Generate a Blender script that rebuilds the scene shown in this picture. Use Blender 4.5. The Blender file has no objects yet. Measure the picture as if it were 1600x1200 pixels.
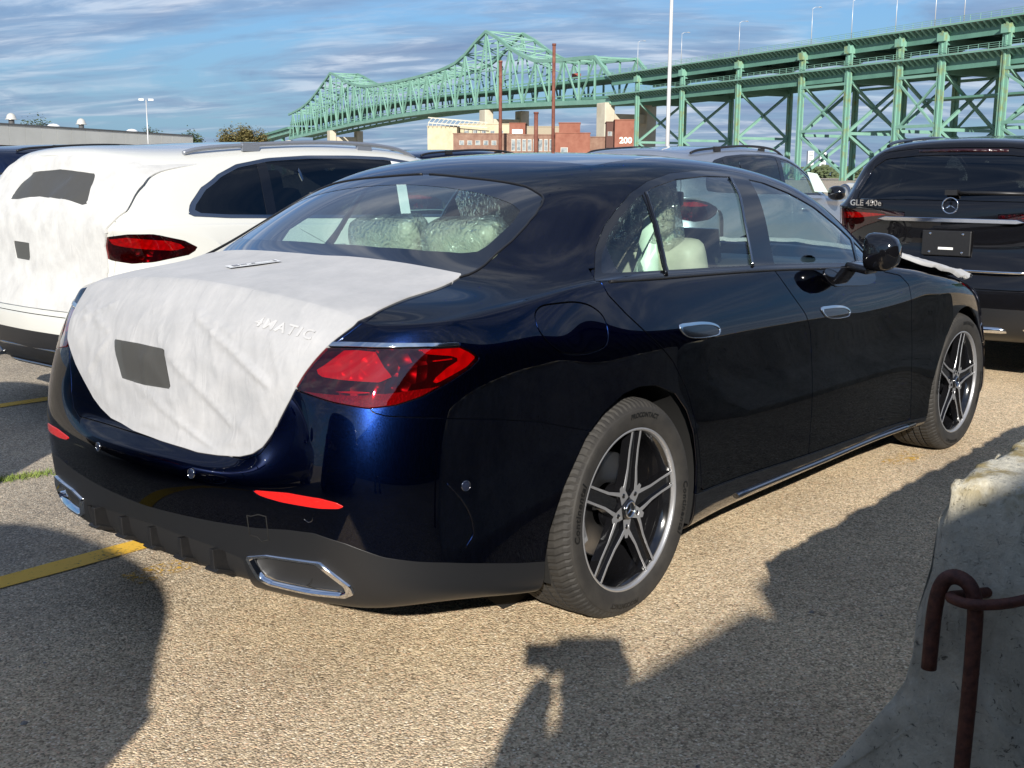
import bpy, bmesh, math, random
import numpy as np
from mathutils import Vector, Matrix
random.seed(7); rng = np.random.default_rng(7)
S = bpy.context.scene
COL = S.collection
R = math.radians

# ------------------------------------------------------------------ camera
CAMP = np.array([-2.870, -2.826, 1.381])
_yaw, _pit, _rol = R(39.79), R(-10.46), R(0.32)
_fw = np.array([math.cos(_pit)*math.cos(_yaw), math.cos(_pit)*math.sin(_yaw), math.sin(_pit)])
_r = np.array([math.sin(_yaw), -math.cos(_yaw), 0.0]); _u = np.cross(_r, _fw)
_r2 = math.cos(_rol)*_r + math.sin(_rol)*_u; _u2 = -math.sin(_rol)*_r + math.cos(_rol)*_u
cd = bpy.data.cameras.new('camera'); cam = bpy.data.objects.new('camera', cd); COL.objects.link(cam)
m = Matrix.Identity(4)
for k in range(3):
    m[k][0], m[k][1], m[k][2], m[k][3] = _r2[k], _u2[k], -_fw[k], CAMP[k]
cam.matrix_world = m
cd.sensor_width = 36; cd.lens = 1780/1600*36; cd.clip_start = 0.02; cd.clip_end = 9000
S.camera = cam

# ------------------------------------------------------------------ sky, sun, exposure
SUN_AZ, SUN_EL = R(217.7), R(23.75)
w = bpy.data.worlds.new('World'); S.world = w; w.use_nodes = True
nt = w.node_tree; nt.nodes.clear(); L = nt.links.new
def wn(t, **k):
    n = nt.nodes.new(t)
    for a, b in k.items(): setattr(n, a, b)
    return n
sky = wn('ShaderNodeTexSky', sky_type='NISHITA', sun_disc=False, sun_elevation=SUN_EL, sun_rotation=R(90)-SUN_AZ,
         altitude=0, air_density=1.0, dust_density=0.4, ozone_density=1.6)
SKYK = 0.056
bg = wn('ShaderNodeBackground'); bg.inputs['Strength'].default_value = SKYK
out = wn('ShaderNodeOutputWorld')
tc = wn('ShaderNodeTexCoord'); sep = wn('ShaderNodeSeparateXYZ'); L(tc.outputs['Generated'], sep.inputs[0])
def mth(op, a, b=None, c=None, cl=False):
    n = wn('ShaderNodeMath', operation=op); n.use_clamp = cl
    for i, v in enumerate((a, b, c)):
        if v is None: continue
        if hasattr(v, 'links') or hasattr(v, 'is_linked'): L(v, n.inputs[i])
        else: n.inputs[i].default_value = v
    return n.outputs[0]
zc = mth('MAXIMUM', sep.outputs['Z'], 0.0)
den = mth('ADD', zc, 0.16)
cx = mth('DIVIDE', sep.outputs['X'], den); cy = mth('DIVIDE', sep.outputs['Y'], den)
def rot(a): return mth('ADD', mth('MULTIPLY', cx, math.cos(R(a))), mth('MULTIPLY', cy, math.sin(R(a))))
def cvec(ang, sa, sb, off):
    c = wn('ShaderNodeCombineXYZ'); L(mth('MULTIPLY', rot(ang), sa), c.inputs[0]); L(mth('MULTIPLY', rot(ang-90), sb), c.inputs[1]); c.inputs[2].default_value = off; return c.outputs[0]
def wnoise(vec, sc, det, ro, di):
    n = wn('ShaderNodeTexNoise'); n.inputs['Scale'].default_value = sc; n.inputs['Detail'].default_value = det; n.inputs['Roughness'].default_value = ro; n.inputs['Distortion'].default_value = di; L(vec, n.inputs['Vector']); return n.outputs['Fac']
def wramp(f, els):
    r_ = wn('ShaderNodeValToRGB')
    while len(r_.color_ramp.elements) < len(els): r_.color_ramp.elements.new(.5)
    for e, (p, c) in zip(r_.color_ramp.elements, els): e.position = p; e.color = (*c, 1)
    L(f, r_.inputs[0]); return r_.outputs[0]
def wmix(f, a, b, mode='MIX'):
    m_ = wn('ShaderNodeMixRGB', blend_type=mode)
    for v, s_ in ((f, m_.inputs[0]), (a, m_.inputs[1]), (b, m_.inputs[2])):
        if isinstance(v, (int, float)): s_.default_value = v
        elif isinstance(v, tuple): s_.default_value = (*v, 1)
        else: L(v, s_)
    return m_.outputs[0]
big = wnoise(cvec(124, .50, .78, 3.1), 1.0, 7, .6, 1.0)
fine = wnoise(cvec(118, 1.5, 2.6, 7.7), 1.3, 9, .58, 1.0)
cl = mth('ADD', mth('MULTIPLY', big, .80), mth('MULTIPLY', fine, .28))
cover = wramp(cl, [(.44, (0,0,0)), (.53, (.66,.66,.66)), (.64, (1,1,1))])
base = wmix(1.0, sky.outputs[0], (.66,.98,1.34), 'MULTIPLY')
hz = mth('POWER', mth('SUBTRACT', 1.0, mth('MINIMUM', mth('MULTIPLY', zc, 3.4), 1.0)), 1.6)
base = wmix(mth('MULTIPLY', hz, .90), base, (2.3, 3.9, 6.0))
ccol = wramp(wnoise(cvec(120, 1.4, 4.2, 1.3), 1.6, 7, .6, .5), [(.34, (2.3,3.1,5.1)), (.50, (3.5,4.4,6.3)), (.64, (7.6,8.2,9.4))])
mxo = wmix(mth('MULTIPLY', cover, .82), base, ccol)
L(mxo, bg.inputs[0]); L(bg.outputs[0], out.inputs[0])
sl = bpy.data.lights.new('sun', 'SUN'); sl.energy = 4.6; sl.angle = R(0.55); sl.color = (1.0, .945, .86)
sun = bpy.data.objects.new('sun', sl); COL.objects.link(sun)
sdir = Vector((math.cos(SUN_EL)*math.cos(SUN_AZ), math.cos(SUN_EL)*math.sin(SUN_AZ), math.sin(SUN_EL)))
sun.rotation_euler = sdir.to_track_quat('Z', 'Y').to_euler(); sun.location = (-20, -20, 20)
S.view_settings.view_transform = 'Standard'; S.view_settings.look = 'None'; S.view_settings.gamma = 1; S.view_settings.exposure = 0.70
S.view_settings.use_curve_mapping = False
S.cycles.max_bounces = 10; S.cycles.transparent_max_bounces = 24; S.cycles.glossy_bounces = 5; S.cycles.transmission_bounces = 6; S.cycles.diffuse_bounces = 3
S.cycles.caustics_reflective = False; S.cycles.caustics_refractive = False; S.cycles.sample_clamp_indirect = 6

# ------------------------------------------------------------------ material helpers
MATS = {}
def mat(name, col=(.5,.5,.5), rough=.5, metal=0, coat=0, coat_rough=.03, spec=.5, emit=None, noise=None, bump=None, sheen=0, alpha=None, subs=None):
    """noise=(scale, colour2, lo, hi); bump=(scale, strength, distance)"""
    if name in MATS: return MATS[name]
    mt = bpy.data.materials.new(name); mt.use_nodes = True; MATS[name] = mt
    t = mt.node_tree; b = t.nodes['Principled BSDF']
    b.inputs['Base Color'].default_value = (*col, 1); b.inputs['Roughness'].default_value = rough; b.inputs['Metallic'].default_value = metal
    b.inputs['Coat Weight'].default_value = coat; b.inputs['Coat Roughness'].default_value = coat_rough; b.inputs['Specular IOR Level'].default_value = spec
    if sheen: b.inputs['Sheen Weight'].default_value = sheen
    if emit: b.inputs['Emission Color'].default_value = (*emit[:3], 1); b.inputs['Emission Strength'].default_value = emit[3]
    tcn = t.nodes.new('ShaderNodeTexCoord')
    if noise:
        nn = t.nodes.new('ShaderNodeTexNoise'); nn.inputs['Scale'].default_value = noise[0]; nn.inputs['Detail'].default_value = 7; nn.inputs['Roughness'].default_value = .62
        t.links.new(tcn.outputs['Object'], nn.inputs['Vector'])
        rp = t.nodes.new('ShaderNodeValToRGB'); rp.color_ramp.elements[0].position = noise[2]; rp.color_ramp.elements[1].position = noise[3]
        rp.color_ramp.elements[0].color = (*col, 1); rp.color_ramp.elements[1].color = (*noise[1], 1)
        t.links.new(nn.outputs['Fac'], rp.inputs[0]); t.links.new(rp.outputs[0], b.inputs['Base Color'])
    if bump:
        nb = t.nodes.new('ShaderNodeTexNoise'); nb.inputs['Scale'].default_value = bump[0]; nb.inputs['Detail'].default_value = 6
        t.links.new(tcn.outputs['Object'], nb.inputs['Vector'])
        bp = t.nodes.new('ShaderNodeBump'); bp.inputs['Strength'].default_value = bump[1]; bp.inputs['Distance'].default_value = bump[2]
        t.links.new(nb.outputs['Fac'], bp.inputs['Height']); t.links.new(bp.outputs[0], b.inputs['Normal'])
    return mt
def glass(name, tint, refl=1.0, rough=0.0, dust=0.0, wrinkle=0):
    """thin sheet of glass: tinted clear layer under a Fresnel reflection"""
    if name in MATS: return MATS[name]
    mt = bpy.data.materials.new(name); mt.use_nodes = True; MATS[name] = mt
    t = mt.node_tree; t.nodes.clear()
    o = t.nodes.new('ShaderNodeOutputMaterial'); tr = t.nodes.new('ShaderNodeBsdfTransparent'); tr.inputs[0].default_value = (*tint, 1)
    gl = t.nodes.new('ShaderNodeBsdfGlossy'); gl.inputs['Roughness'].default_value = rough; gl.inputs['Color'].default_value = (1,1,1,1)
    lw = t.nodes.new('ShaderNodeLayerWeight'); lw.inputs['Blend'].default_value = .5
    pw = t.nodes.new('ShaderNodeMath'); pw.operation = 'POWER'; pw.inputs[1].default_value = 5; t.links.new(lw.outputs['Facing'], pw.inputs[0])
    fr = t.nodes.new('ShaderNodeMath'); fr.operation = 'MULTIPLY_ADD'; fr.inputs[1].default_value = .96; fr.inputs[2].default_value = .04; t.links.new(pw.outputs[0], fr.inputs[0])
    mu = t.nodes.new('ShaderNodeMath'); mu.operation = 'MULTIPLY'; mu.inputs[1].default_value = 1.8*refl; mu.use_clamp = True
    mx = t.nodes.new('ShaderNodeMixShader')
    t.links.new(fr.outputs[0], mu.inputs[0]); t.links.new(mu.outputs[0], mx.inputs[0])
    base = tr.outputs[0]
    if wrinkle:
        tc_ = t.nodes.new('ShaderNodeTexCoord'); nz = t.nodes.new('ShaderNodeTexNoise'); nz.inputs['Scale'].default_value = wrinkle; nz.inputs['Detail'].default_value = 4; nz.inputs['Distortion'].default_value = 2; t.links.new(tc_.outputs['Object'], nz.inputs['Vector'])
        bp = t.nodes.new('ShaderNodeBump'); bp.inputs['Distance'].default_value = .03; t.links.new(nz.outputs['Fac'], bp.inputs['Height']); t.links.new(bp.outputs[0], gl.inputs['Normal']); t.links.new(bp.outputs[0], lw.inputs['Normal'])
    if dust:
        df = t.nodes.new('ShaderNodeBsdfDiffuse'); df.inputs[0].default_value = (.5,.5,.48,1)
        m0 = t.nodes.new('ShaderNodeMixShader'); m0.inputs[0].default_value = dust
        t.links.new(tr.outputs[0], m0.inputs[1]); t.links.new(df.outputs[0], m0.inputs[2]); base = m0.outputs[0]
    t.links.new(base, mx.inputs[1]); t.links.new(gl.outputs[0], mx.inputs[2]); t.links.new(mx.outputs[0], o.inputs[0])
    return mt

# ------------------------------------------------------------------ object helpers
def link(o, parent=None):
    COL.objects.link(o)
    if parent is not None: o.parent = parent
    return o
def tag(o, label=None, cat=None, group=None, kind=None):
    if label: o['label'] = label
    if cat: o['category'] = cat
    if group: o['group'] = group
    if kind: o['kind'] = kind
    return o
def empty(name, loc=(0,0,0), rz=0, **k):
    o = bpy.data.objects.new(name, None); o.location = loc; o.rotation_euler = (0,0,rz); o.empty_display_size = .2
    link(o); return tag(o, **k)
def obj(name, V, F, mt, parent=None, smooth=False, N=None, **k):
    """V list/array of verts, F list of faces"""
    me = bpy.data.meshes.new(name)
    me.from_pydata([tuple(map(float, v)) for v in V] if not isinstance(V, np.ndarray) else V.tolist(), [], F.tolist() if isinstance(F, np.ndarray) else F)
    mts = mt if isinstance(mt, (list, tuple)) else [mt]
    for q in mts: me.materials.append(q)
    if smooth or N is not None: me.polygons.foreach_set('use_smooth', [True]*len(me.polygons))
    me.update()
    if N is not None: me.normals_split_custom_set_from_vertices([tuple(n) for n in N.tolist()])
    o = bpy.data.objects.new(name, me); link(o, parent); return tag(o, **k)
class MB:
    """collects shapes into one mesh"""
    def __init__(s): s.V = []; s.F = []; s.sm = []
    def add(s, V, F, sm=False):
        b = len(s.V); s.V += [tuple(v) for v in V]; s.F += [tuple(i+b for i in f) for f in F]; s.sm += [sm]*len(F); return s
    def box(s, c, d, rot=None, bev=0):
        x, y, z = d[0]/2, d[1]/2, d[2]/2
        V = [Vector((a*x, b*y, g*z)) for a in (-1,1) for b in (-1,1) for g in (-1,1)]
        if rot is not None: V = [rot @ v for v in V]
        V = [v + Vector(c) for v in V]
        return s.add(V, [(0,1,3,2),(4,6,7,5),(0,4,5,1),(2,3,7,6),(0,2,6,4),(1,5,7,3)])
    def bar(s, a, b, w_, h=None, up=(0,0,1)):
        a = Vector(a); b = Vector(b); d = (b-a); l = d.length
        if l < 1e-6: return s
        d.normalize(); u = Vector(up)
        if abs(d.dot(u)) > .97: u = Vector((1,0,0))
        r_ = d.cross(u).normalized(); u = r_.cross(d); h = h or w_
        V = []
        for p in (a, b):
            for i, j in ((-1,-1),(1,-1),(1,1),(-1,1)): V.append(p + r_*i*w_/2 + u*j*h/2)
        return s.add(V, [(3,2,1,0),(4,5,6,7),(0,1,5,4),(1,2,6,5),(2,3,7,6),(3,0,4,7)])
    def tube(s, pts, r_, n=10, cap=True, up=(0,0,1), closed=False):
        pts = [Vector(p) for p in pts]; rr = r_ if isinstance(r_, (list, tuple)) else [r_]*len(pts)
        V = []; pu = None; N_ = len(pts)
        for i, p in enumerate(pts):
            if closed: t = (pts[(i+1) % N_]-pts[i-1])
            else: t = (pts[min(i+1, N_-1)]-pts[max(i-1, 0)])
            t.normalize()
            if pu is None:
                u = Vector(up)
                if abs(t.dot(u)) > .95: u = Vector((1,0,0))
                pu = (u - t*u.dot(t)).normalized()
            else: pu = (pu - t*pu.dot(t)).normalized()
            q = t.cross(pu)
            for k in range(n):
                a = 2*math.pi*k/n; V.append(p + pu*math.cos(a)*rr[i] + q*math.sin(a)*rr[i])
        F = []
        for i in range(N_ if closed else N_-1):
            j = (i+1) % N_
            for k in range(n): F.append((i*n+k, i*n+(k+1) % n, j*n+(k+1) % n, j*n+k))
        s.add(V, F, True)
        if cap and not closed:
            b = len(s.V)-len(V)
            s.F.append(tuple(b+k for k in reversed(range(n)))); s.sm.append(False)
            s.F.append(tuple(b+(N_-1)*n+k for k in range(n))); s.sm.append(False)
        return s
    def lathe(s, prof, c=(0,0,0), n=32, axis='z', sm=True, closed=False):
        """prof list of (r, h)"""
        V = []; F = []
        for (r_, h) in prof:
            for k in range(n):
                a = 2*math.pi*k/n; x, y = r_*math.cos(a), r_*math.sin(a)
                if axis == 'z': V.append((c[0]+x, c[1]+y, c[2]+h))
                elif axis == 'y': V.append((c[0]+x, c[1]+h, c[2]+y))
                else: V.append((c[0]+h, c[1]+x, c[2]+y))
        M = len(prof)
        for i in range(M if closed else M-1):
            j = (i+1) % M
            for k in range(n): F.append((i*n+k, i*n+(k+1) % n, j*n+(k+1) % n, j*n+k))
        return s.add(V, F, sm)
    def prism(s, poly, axis, a, b, sm=False):
        """poly 2D outline extruded along axis from a to b"""
        n = len(poly); V = []
        for h in (a, b):
            for p in poly:
                V.append({'x': (h, p[0], p[1]), 'y': (p[0], h, p[1]), 'z': (p[0], p[1], h)}[axis])
        F = [tuple(range(n)), tuple(range(2*n-1, n-1, -1))] + [(i, i+n, (i+1) % n+n, (i+1) % n) for i in range(n)]
        return s.add(V, F, sm)
    def build(s, name, mt, parent=None, bevel=0, **k):
        me = bpy.data.meshes.new(name); me.from_pydata([tuple(v) for v in s.V], [], s.F)
        me.materials.append(mt) if not isinstance(mt, (list, tuple)) else [me.materials.append(q) for q in mt]
        me.polygons.foreach_set('use_smooth', s.sm); me.update()
        bm = bmesh.new(); bm.from_mesh(me); bmesh.ops.recalc_face_normals(bm, faces=bm.faces)
        if bevel:
            es = [e for e in bm.edges if len(e.link_faces) == 2 and e.calc_face_angle(0) > .5]
            bmesh.ops.bevel(bm, geom=es, offset=bevel, segments=2, profile=.5, affect='EDGES')
        bm.to_mesh(me); bm.free()
        o = bpy.data.objects.new(name, me); link(o, parent); return tag(o, **k)
def copy_tree(o, parent=None):
    c = o.copy(); COL.objects.link(c); c.parent = parent
    for ch in list(o.children): copy_tree(ch, c)
    return c
def catmull(pts, per=8, closed=False):
    P = [np.array(p, float) for p in pts]; n = len(P); o = []
    for i in range(n if closed else n-1):
        p0 = P[(i-1) % n] if closed or i > 0 else 2*P[0]-P[1]
        p1 = P[i]; p2 = P[(i+1) % n]
        p3 = P[(i+2) % n] if closed or i+2 < n else 2*P[-1]-P[-2]
        a = max(np.linalg.norm(p1-p0), 1e-6)**.5; b = max(np.linalg.norm(p2-p1), 1e-6)**.5; c = max(np.linalg.norm(p3-p2), 1e-6)**.5
        t0, t1, t2, t3 = 0, a, a+b, a+b+c
        for k in range(per):
            t = t1+(t2-t1)*k/per
            A1 = (t1-t)/(t1-t0)*p0+(t-t0)/(t1-t0)*p1; A2 = (t2-t)/(t2-t1)*p1+(t-t1)/(t2-t1)*p2; A3 = (t3-t)/(t3-t2)*p2+(t-t2)/(t3-t2)*p3
            B1 = (t2-t)/(t2-t0)*A1+(t-t0)/(t2-t0)*A2; B2 = (t3-t)/(t3-t1)*A2+(t-t1)/(t3-t1)*A3
            o.append((t2-t)/(t2-t1)*B1+(t-t1)/(t2-t1)*B2)
    if not closed: o.append(P[-1])
    return [tuple(q) for q in o]
# ------------------------------------------------------------------ car body shapes: subdivision cage, then cut into panels
def subdivide(V, F, creases, level, fit=3):
    """Catmull-Clark surface that passes through the cage points"""
    T = np.array(V, float); Cg = T.copy(); me = bpy.data.meshes.new('cage_tmp')
    me.from_pydata(T.tolist(), [], F); me.update()
    if creases:
        at = me.attributes.new('crease_edge', 'FLOAT', 'EDGE'); key = {tuple(sorted(e.vertices)): e.index for e in me.edges}
        for a, b, c in creases:
            k = key.get((min(a,b), max(a,b)))
            if k is not None: at.data[k].value = c
    o = bpy.data.objects.new('cage_tmp', me); COL.objects.link(o); md = o.modifiers.new('s', 'SUBSURF'); md.subdivision_type = 'CATMULL_CLARK'; md.boundary_smooth = 'PRESERVE_CORNERS'
    def ev(lv):
        md.levels = lv; md.render_levels = lv
        dg = bpy.context.evaluated_depsgraph_get(); dg.update(); e = o.evaluated_get(dg); m2 = e.to_mesh()
        A = np.empty(len(m2.vertices)*3); m2.vertices.foreach_get('co', A)
        Q = np.empty(len(m2.loops), int); m2.loops.foreach_get('vertex_index', Q)
        return A.reshape(-1,3), Q.reshape(-1,4)
    for it in range(fit):
        for v, c in zip(me.vertices, Cg): v.co = c
        me.update()
        A, _ = ev(2); d = T - A[:len(T)]; Cg = Cg + d*.85
    for v, c in zip(me.vertices, Cg): v.co = c
    me.update(); A, Q = ev(level)
    bpy.data.objects.remove(o); bpy.data.meshes.remove(me)
    return A, Q
def vnormals(V, F):
    n = np.cross(V[F[:,1]]-V[F[:,0]], V[F[:,2]]-V[F[:,0]]); N = np.zeros_like(V)
    for k in range(3): np.add.at(N, F[:,k], n)
    return N/np.maximum(np.linalg.norm(N, axis=1, keepdims=True), 1e-12)
class Sk:
    """triangle skin with smooth normals that can be cut along curves"""
    def __init__(s, V, N, F): s.V, s.N, s.F = V, N, F
    def compact(s):
        u, inv = np.unique(s.F, return_inverse=True); return Sk(s.V[u], s.N[u], inv.reshape(-1,3))
    def cut(s, d):
        """split at d=0 -> (skin where d<0, skin where d>0)"""
        V, N, F = s.V, s.N, s.F; d = np.where(np.abs(d) < 1e-9, 1e-9, d); sg = d > 0; c = sg[F].sum(1)
        Fi = F[c == 0]; Fo = F[c == 3]; mid = (c == 1) | (c == 2); Fm = F[mid]
        if len(Fm) == 0: return Sk(V, N, Fi), Sk(V, N, Fo)
        one = sg[Fm].sum(1) == 1; odd = np.where(one[:,None], sg[Fm], ~sg[Fm]).argmax(1)
        i0 = Fm[np.arange(len(Fm)), odd]; i1 = Fm[np.arange(len(Fm)), (odd+1) % 3]; i2 = Fm[np.arange(len(Fm)), (odd+2) % 3]
        E = np.sort(np.concatenate([np.stack([i0,i1],1), np.stack([i0,i2],1)]), axis=1)
        U, inv = np.unique(E, axis=0, return_inverse=True); inv = inv.ravel()
        t = d[U[:,0]]/(d[U[:,0]]-d[U[:,1]]); t = t[:,None]
        nV = V[U[:,0]]*(1-t)+V[U[:,1]]*t; nN = N[U[:,0]]*(1-t)+N[U[:,1]]*t; nN /= np.maximum(np.linalg.norm(nN, axis=1, keepdims=True), 1e-9)
        base = len(V); a = base+inv[:len(Fm)]; b = base+inv[len(Fm):]
        tri = np.stack([i0,a,b],1); q1 = np.stack([a,i1,i2],1); q2 = np.stack([a,i2,b],1)
        V2 = np.vstack([V,nV]); N2 = np.vstack([N,nN])
        pos = sg[i0]
        Fo2 = np.vstack([Fo, tri[pos], q1[~pos], q2[~pos]]); Fi2 = np.vstack([Fi, tri[~pos], q1[pos], q2[pos]])
        return Sk(V2, N2, Fi2).compact(), Sk(V2, N2, Fo2).compact()
    def boundary(s):
        E = np.concatenate([s.F[:,[0,1]], s.F[:,[1,2]], s.F[:,[2,0]]]); K = np.sort(E, axis=1)
        U, idx, cnt = np.unique(K, axis=0, return_index=True, return_counts=True); return E[idx[cnt == 1]]
    def offset(s, h): return Sk(s.V+s.N*h, s.N, s.F)
    def flange(s, depth=.012, tilt=0):
        """turn the rim inwards so the panel shows an edge; returns a skin with the rim added"""
        B = s.boundary()
        B = B[~((np.abs(s.V[B[:,0],1]) < 1e-4) & (np.abs(s.V[B[:,1],1]) < 1e-4))]
        if len(B) == 0: return s
        u, inv = np.unique(B, return_inverse=True); inv = inv.reshape(-1,2)
        top = s.V[u]; bot = top - s.N[u]*depth
        # outward direction of rim
        e = s.V[B[:,1]]-s.V[B[:,0]]; o = np.cross(e, s.N[B[:,0]]); on = np.zeros((len(u),3)); np.add.at(on, inv[:,0], o); np.add.at(on, inv[:,1], o)
        on /= np.maximum(np.linalg.norm(on, axis=1, keepdims=True), 1e-9)
        rim = top - s.N[u]*min(.0015, depth*.2) + on*.0007
        mid = (on+s.N[u]); mid /= np.maximum(np.linalg.norm(mid, axis=1, keepdims=True), 1e-9)
        b = len(s.V); n = len(u)
        V2 = np.vstack([s.V, rim, bot]); N2 = np.vstack([s.N, on*.8+s.N[u]*.6, on])
        N2 /= np.maximum(np.linalg.norm(N2, axis=1, keepdims=True), 1e-9)
        i0, i1 = inv[:,0], inv[:,1]
        F = [s.F, np.stack([B[:,0], b+i0, b+i1],1), np.stack([B[:,0], b+i1, B[:,1]],1), np.stack([b+i0, b+n+i0, b+n+i1],1), np.stack([b+i0, b+n+i1, b+i1],1)]
        return Sk(V2, N2, np.vstack(F))
    def mirror(s): return Sk(s.V*[1,-1,1], s.N*[1,-1,1], s.F[:,::-1])
    def plus(s, o): return Sk(np.vstack([s.V,o.V]), np.vstack([s.N,o.N]), np.vstack([s.F, o.F+len(s.V)]))
    def build(s, name, mt, parent=None, **k):
        c = s.compact(); return obj(name, c.V, c.F, mt, parent, N=c.N, **k)
def sdist(P, poly):
    """signed distance of 2D points to a closed polygon, negative inside"""
    P = np.asarray(P); Q = np.array(poly, float); n = len(Q); best = np.full(len(P), 1e9); ins = np.zeros(len(P), bool)
    for i in range(n):
        a, b = Q[i], Q[(i+1) % n]; ab = b-a; t = np.clip(((P-a)@ab)/max(ab@ab, 1e-12), 0, 1)
        best = np.minimum(best, np.hypot(*(P-a-t[:,None]*ab).T))
        with np.errstate(divide='ignore', invalid='ignore'):
            c = ((a[1] > P[:,1]) != (b[1] > P[:,1])) & (P[:,0] < (b[0]-a[0])*(P[:,1]-a[1])/(b[1]-a[1]+1e-15)+a[0])
        ins ^= c
    return np.where(ins, -best, best)
def ldist(P, line):
    """unsigned distance to an open polyline"""
    P = np.asarray(P); Q = np.array(line, float); best = np.full(len(P), 1e9)
    for a, b in zip(Q[:-1], Q[1:]):
        ab = b-a; t = np.clip(((P-a)@ab)/max(ab@ab, 1e-12), 0, 1); best = np.minimum(best, np.hypot(*(P-a-t[:,None]*ab).T))
    return best
def car_cage(front, st, rear, side_rows, level=4, crease_r5=0.0, crease_E=None):
    """half body (y<0 side). st: stations front->rear (x, yE, zE, [(dx,y,z)*5]); front/rear: outline rows [6][3+5] of (x,y) + z"""
    n = len(st); V = []; F = []; cr = []
    T = np.empty((n,6), int)
    for i, s_ in enumerate(st):
        T[i,0] = len(V); V.append((s_[0], -s_[1], s_[2]))
        for j, (dx, y, z) in enumerate(s_[3]):
            T[i,j+1] = len(V); V.append((s_[0]+dx, -y, z))
    # columns: front centre..front j1, stations, rear j1..rear centre
    cols = [('f', j) for j in range(5, 0, -1)] + [('s', i) for i in range(n)] + [('r', j) for j in range(1, 6)]
    K = len(cols); B = np.empty((K,7), int)
    for k, (c, i) in enumerate(cols):
        for r_ in range(6):
            # front tables hold stations 0..2 reversed then j1..j5 ; rear tables hold last 4 stations then j1..j5
            if c == 's' and 3 <= i < n-4:
                p = side_rows(st[i][0], st[i])[r_]
            elif c == 's' and i < 3: x, y, z = front[r_][2-i]; p = (x, y, z)
            elif c == 's': p = rear[r_][i-(n-4)]
            elif c == 'f': p = front[r_][2+i]
            else: p = rear[r_][3+i]
            B[k,r_] = len(V); V.append((p[0], -p[1], p[2]))
        B[k,6] = T[0,i] if c == 'f' else (T[i,0] if c == 's' else T[n-1,i])
    c_ok = lambda a, b, n: a[0] == 's' and b[0] == 's' and 7 <= a[1] <= n-5
    for k in range(K-1):
        for r_ in range(6): F.append((int(B[k,r_]), int(B[k,r_+1]), int(B[k+1,r_+1]), int(B[k+1,r_])))
        if crease_r5 and c_ok(cols[k], cols[k+1], n): cr.append((int(B[k,5]), int(B[k+1,5]), crease_r5))
        if crease_E:
            c_ = crease_E(k, cols[k], cols[k+1], n)
            if c_: cr.append((int(B[k,6]), int(B[k+1,6]), c_))
    for i in range(n-1):
        for j in range(5): F.append((int(T[i,j]), int(T[i,j+1]), int(T[i+1,j+1]), int(T[i+1,j])))
    # mirror the cage for tangency at the centre line
    nv = len(V); mir = {}; V2 = list(V); idx = []
    for q, v in enumerate(V):
        if abs(v[1]) < 1e-9: idx.append(q)
        else: idx.append(len(V2)); V2.append((v[0], -v[1], v[2]))
    F2 = F + [tuple(idx[q] for q in reversed(f)) for f in F]; cr2 = cr + [(idx[a], idx[b], c) for a, b, c in cr]
    A, Q = subdivide(V2, F2, cr2, level)
    Fq = Q; c = A[Fq].mean(1); Fq = Fq[c[:,1] < 0]      # right half
    Tt = np.vstack([Fq[:,[0,1,2]], Fq[:,[0,2,3]]])
    # orientation outwards: check at widest point
    full = np.vstack([Q[:,[0,1,2]], Q[:,[0,2,3]]]); N = vnormals(A, full)
    k = A[:,1].argmin()
    if N[k,1] > 0: N = -N; Tt = Tt[:,::-1]
    return Sk(A, N, Tt).compact()
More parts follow.
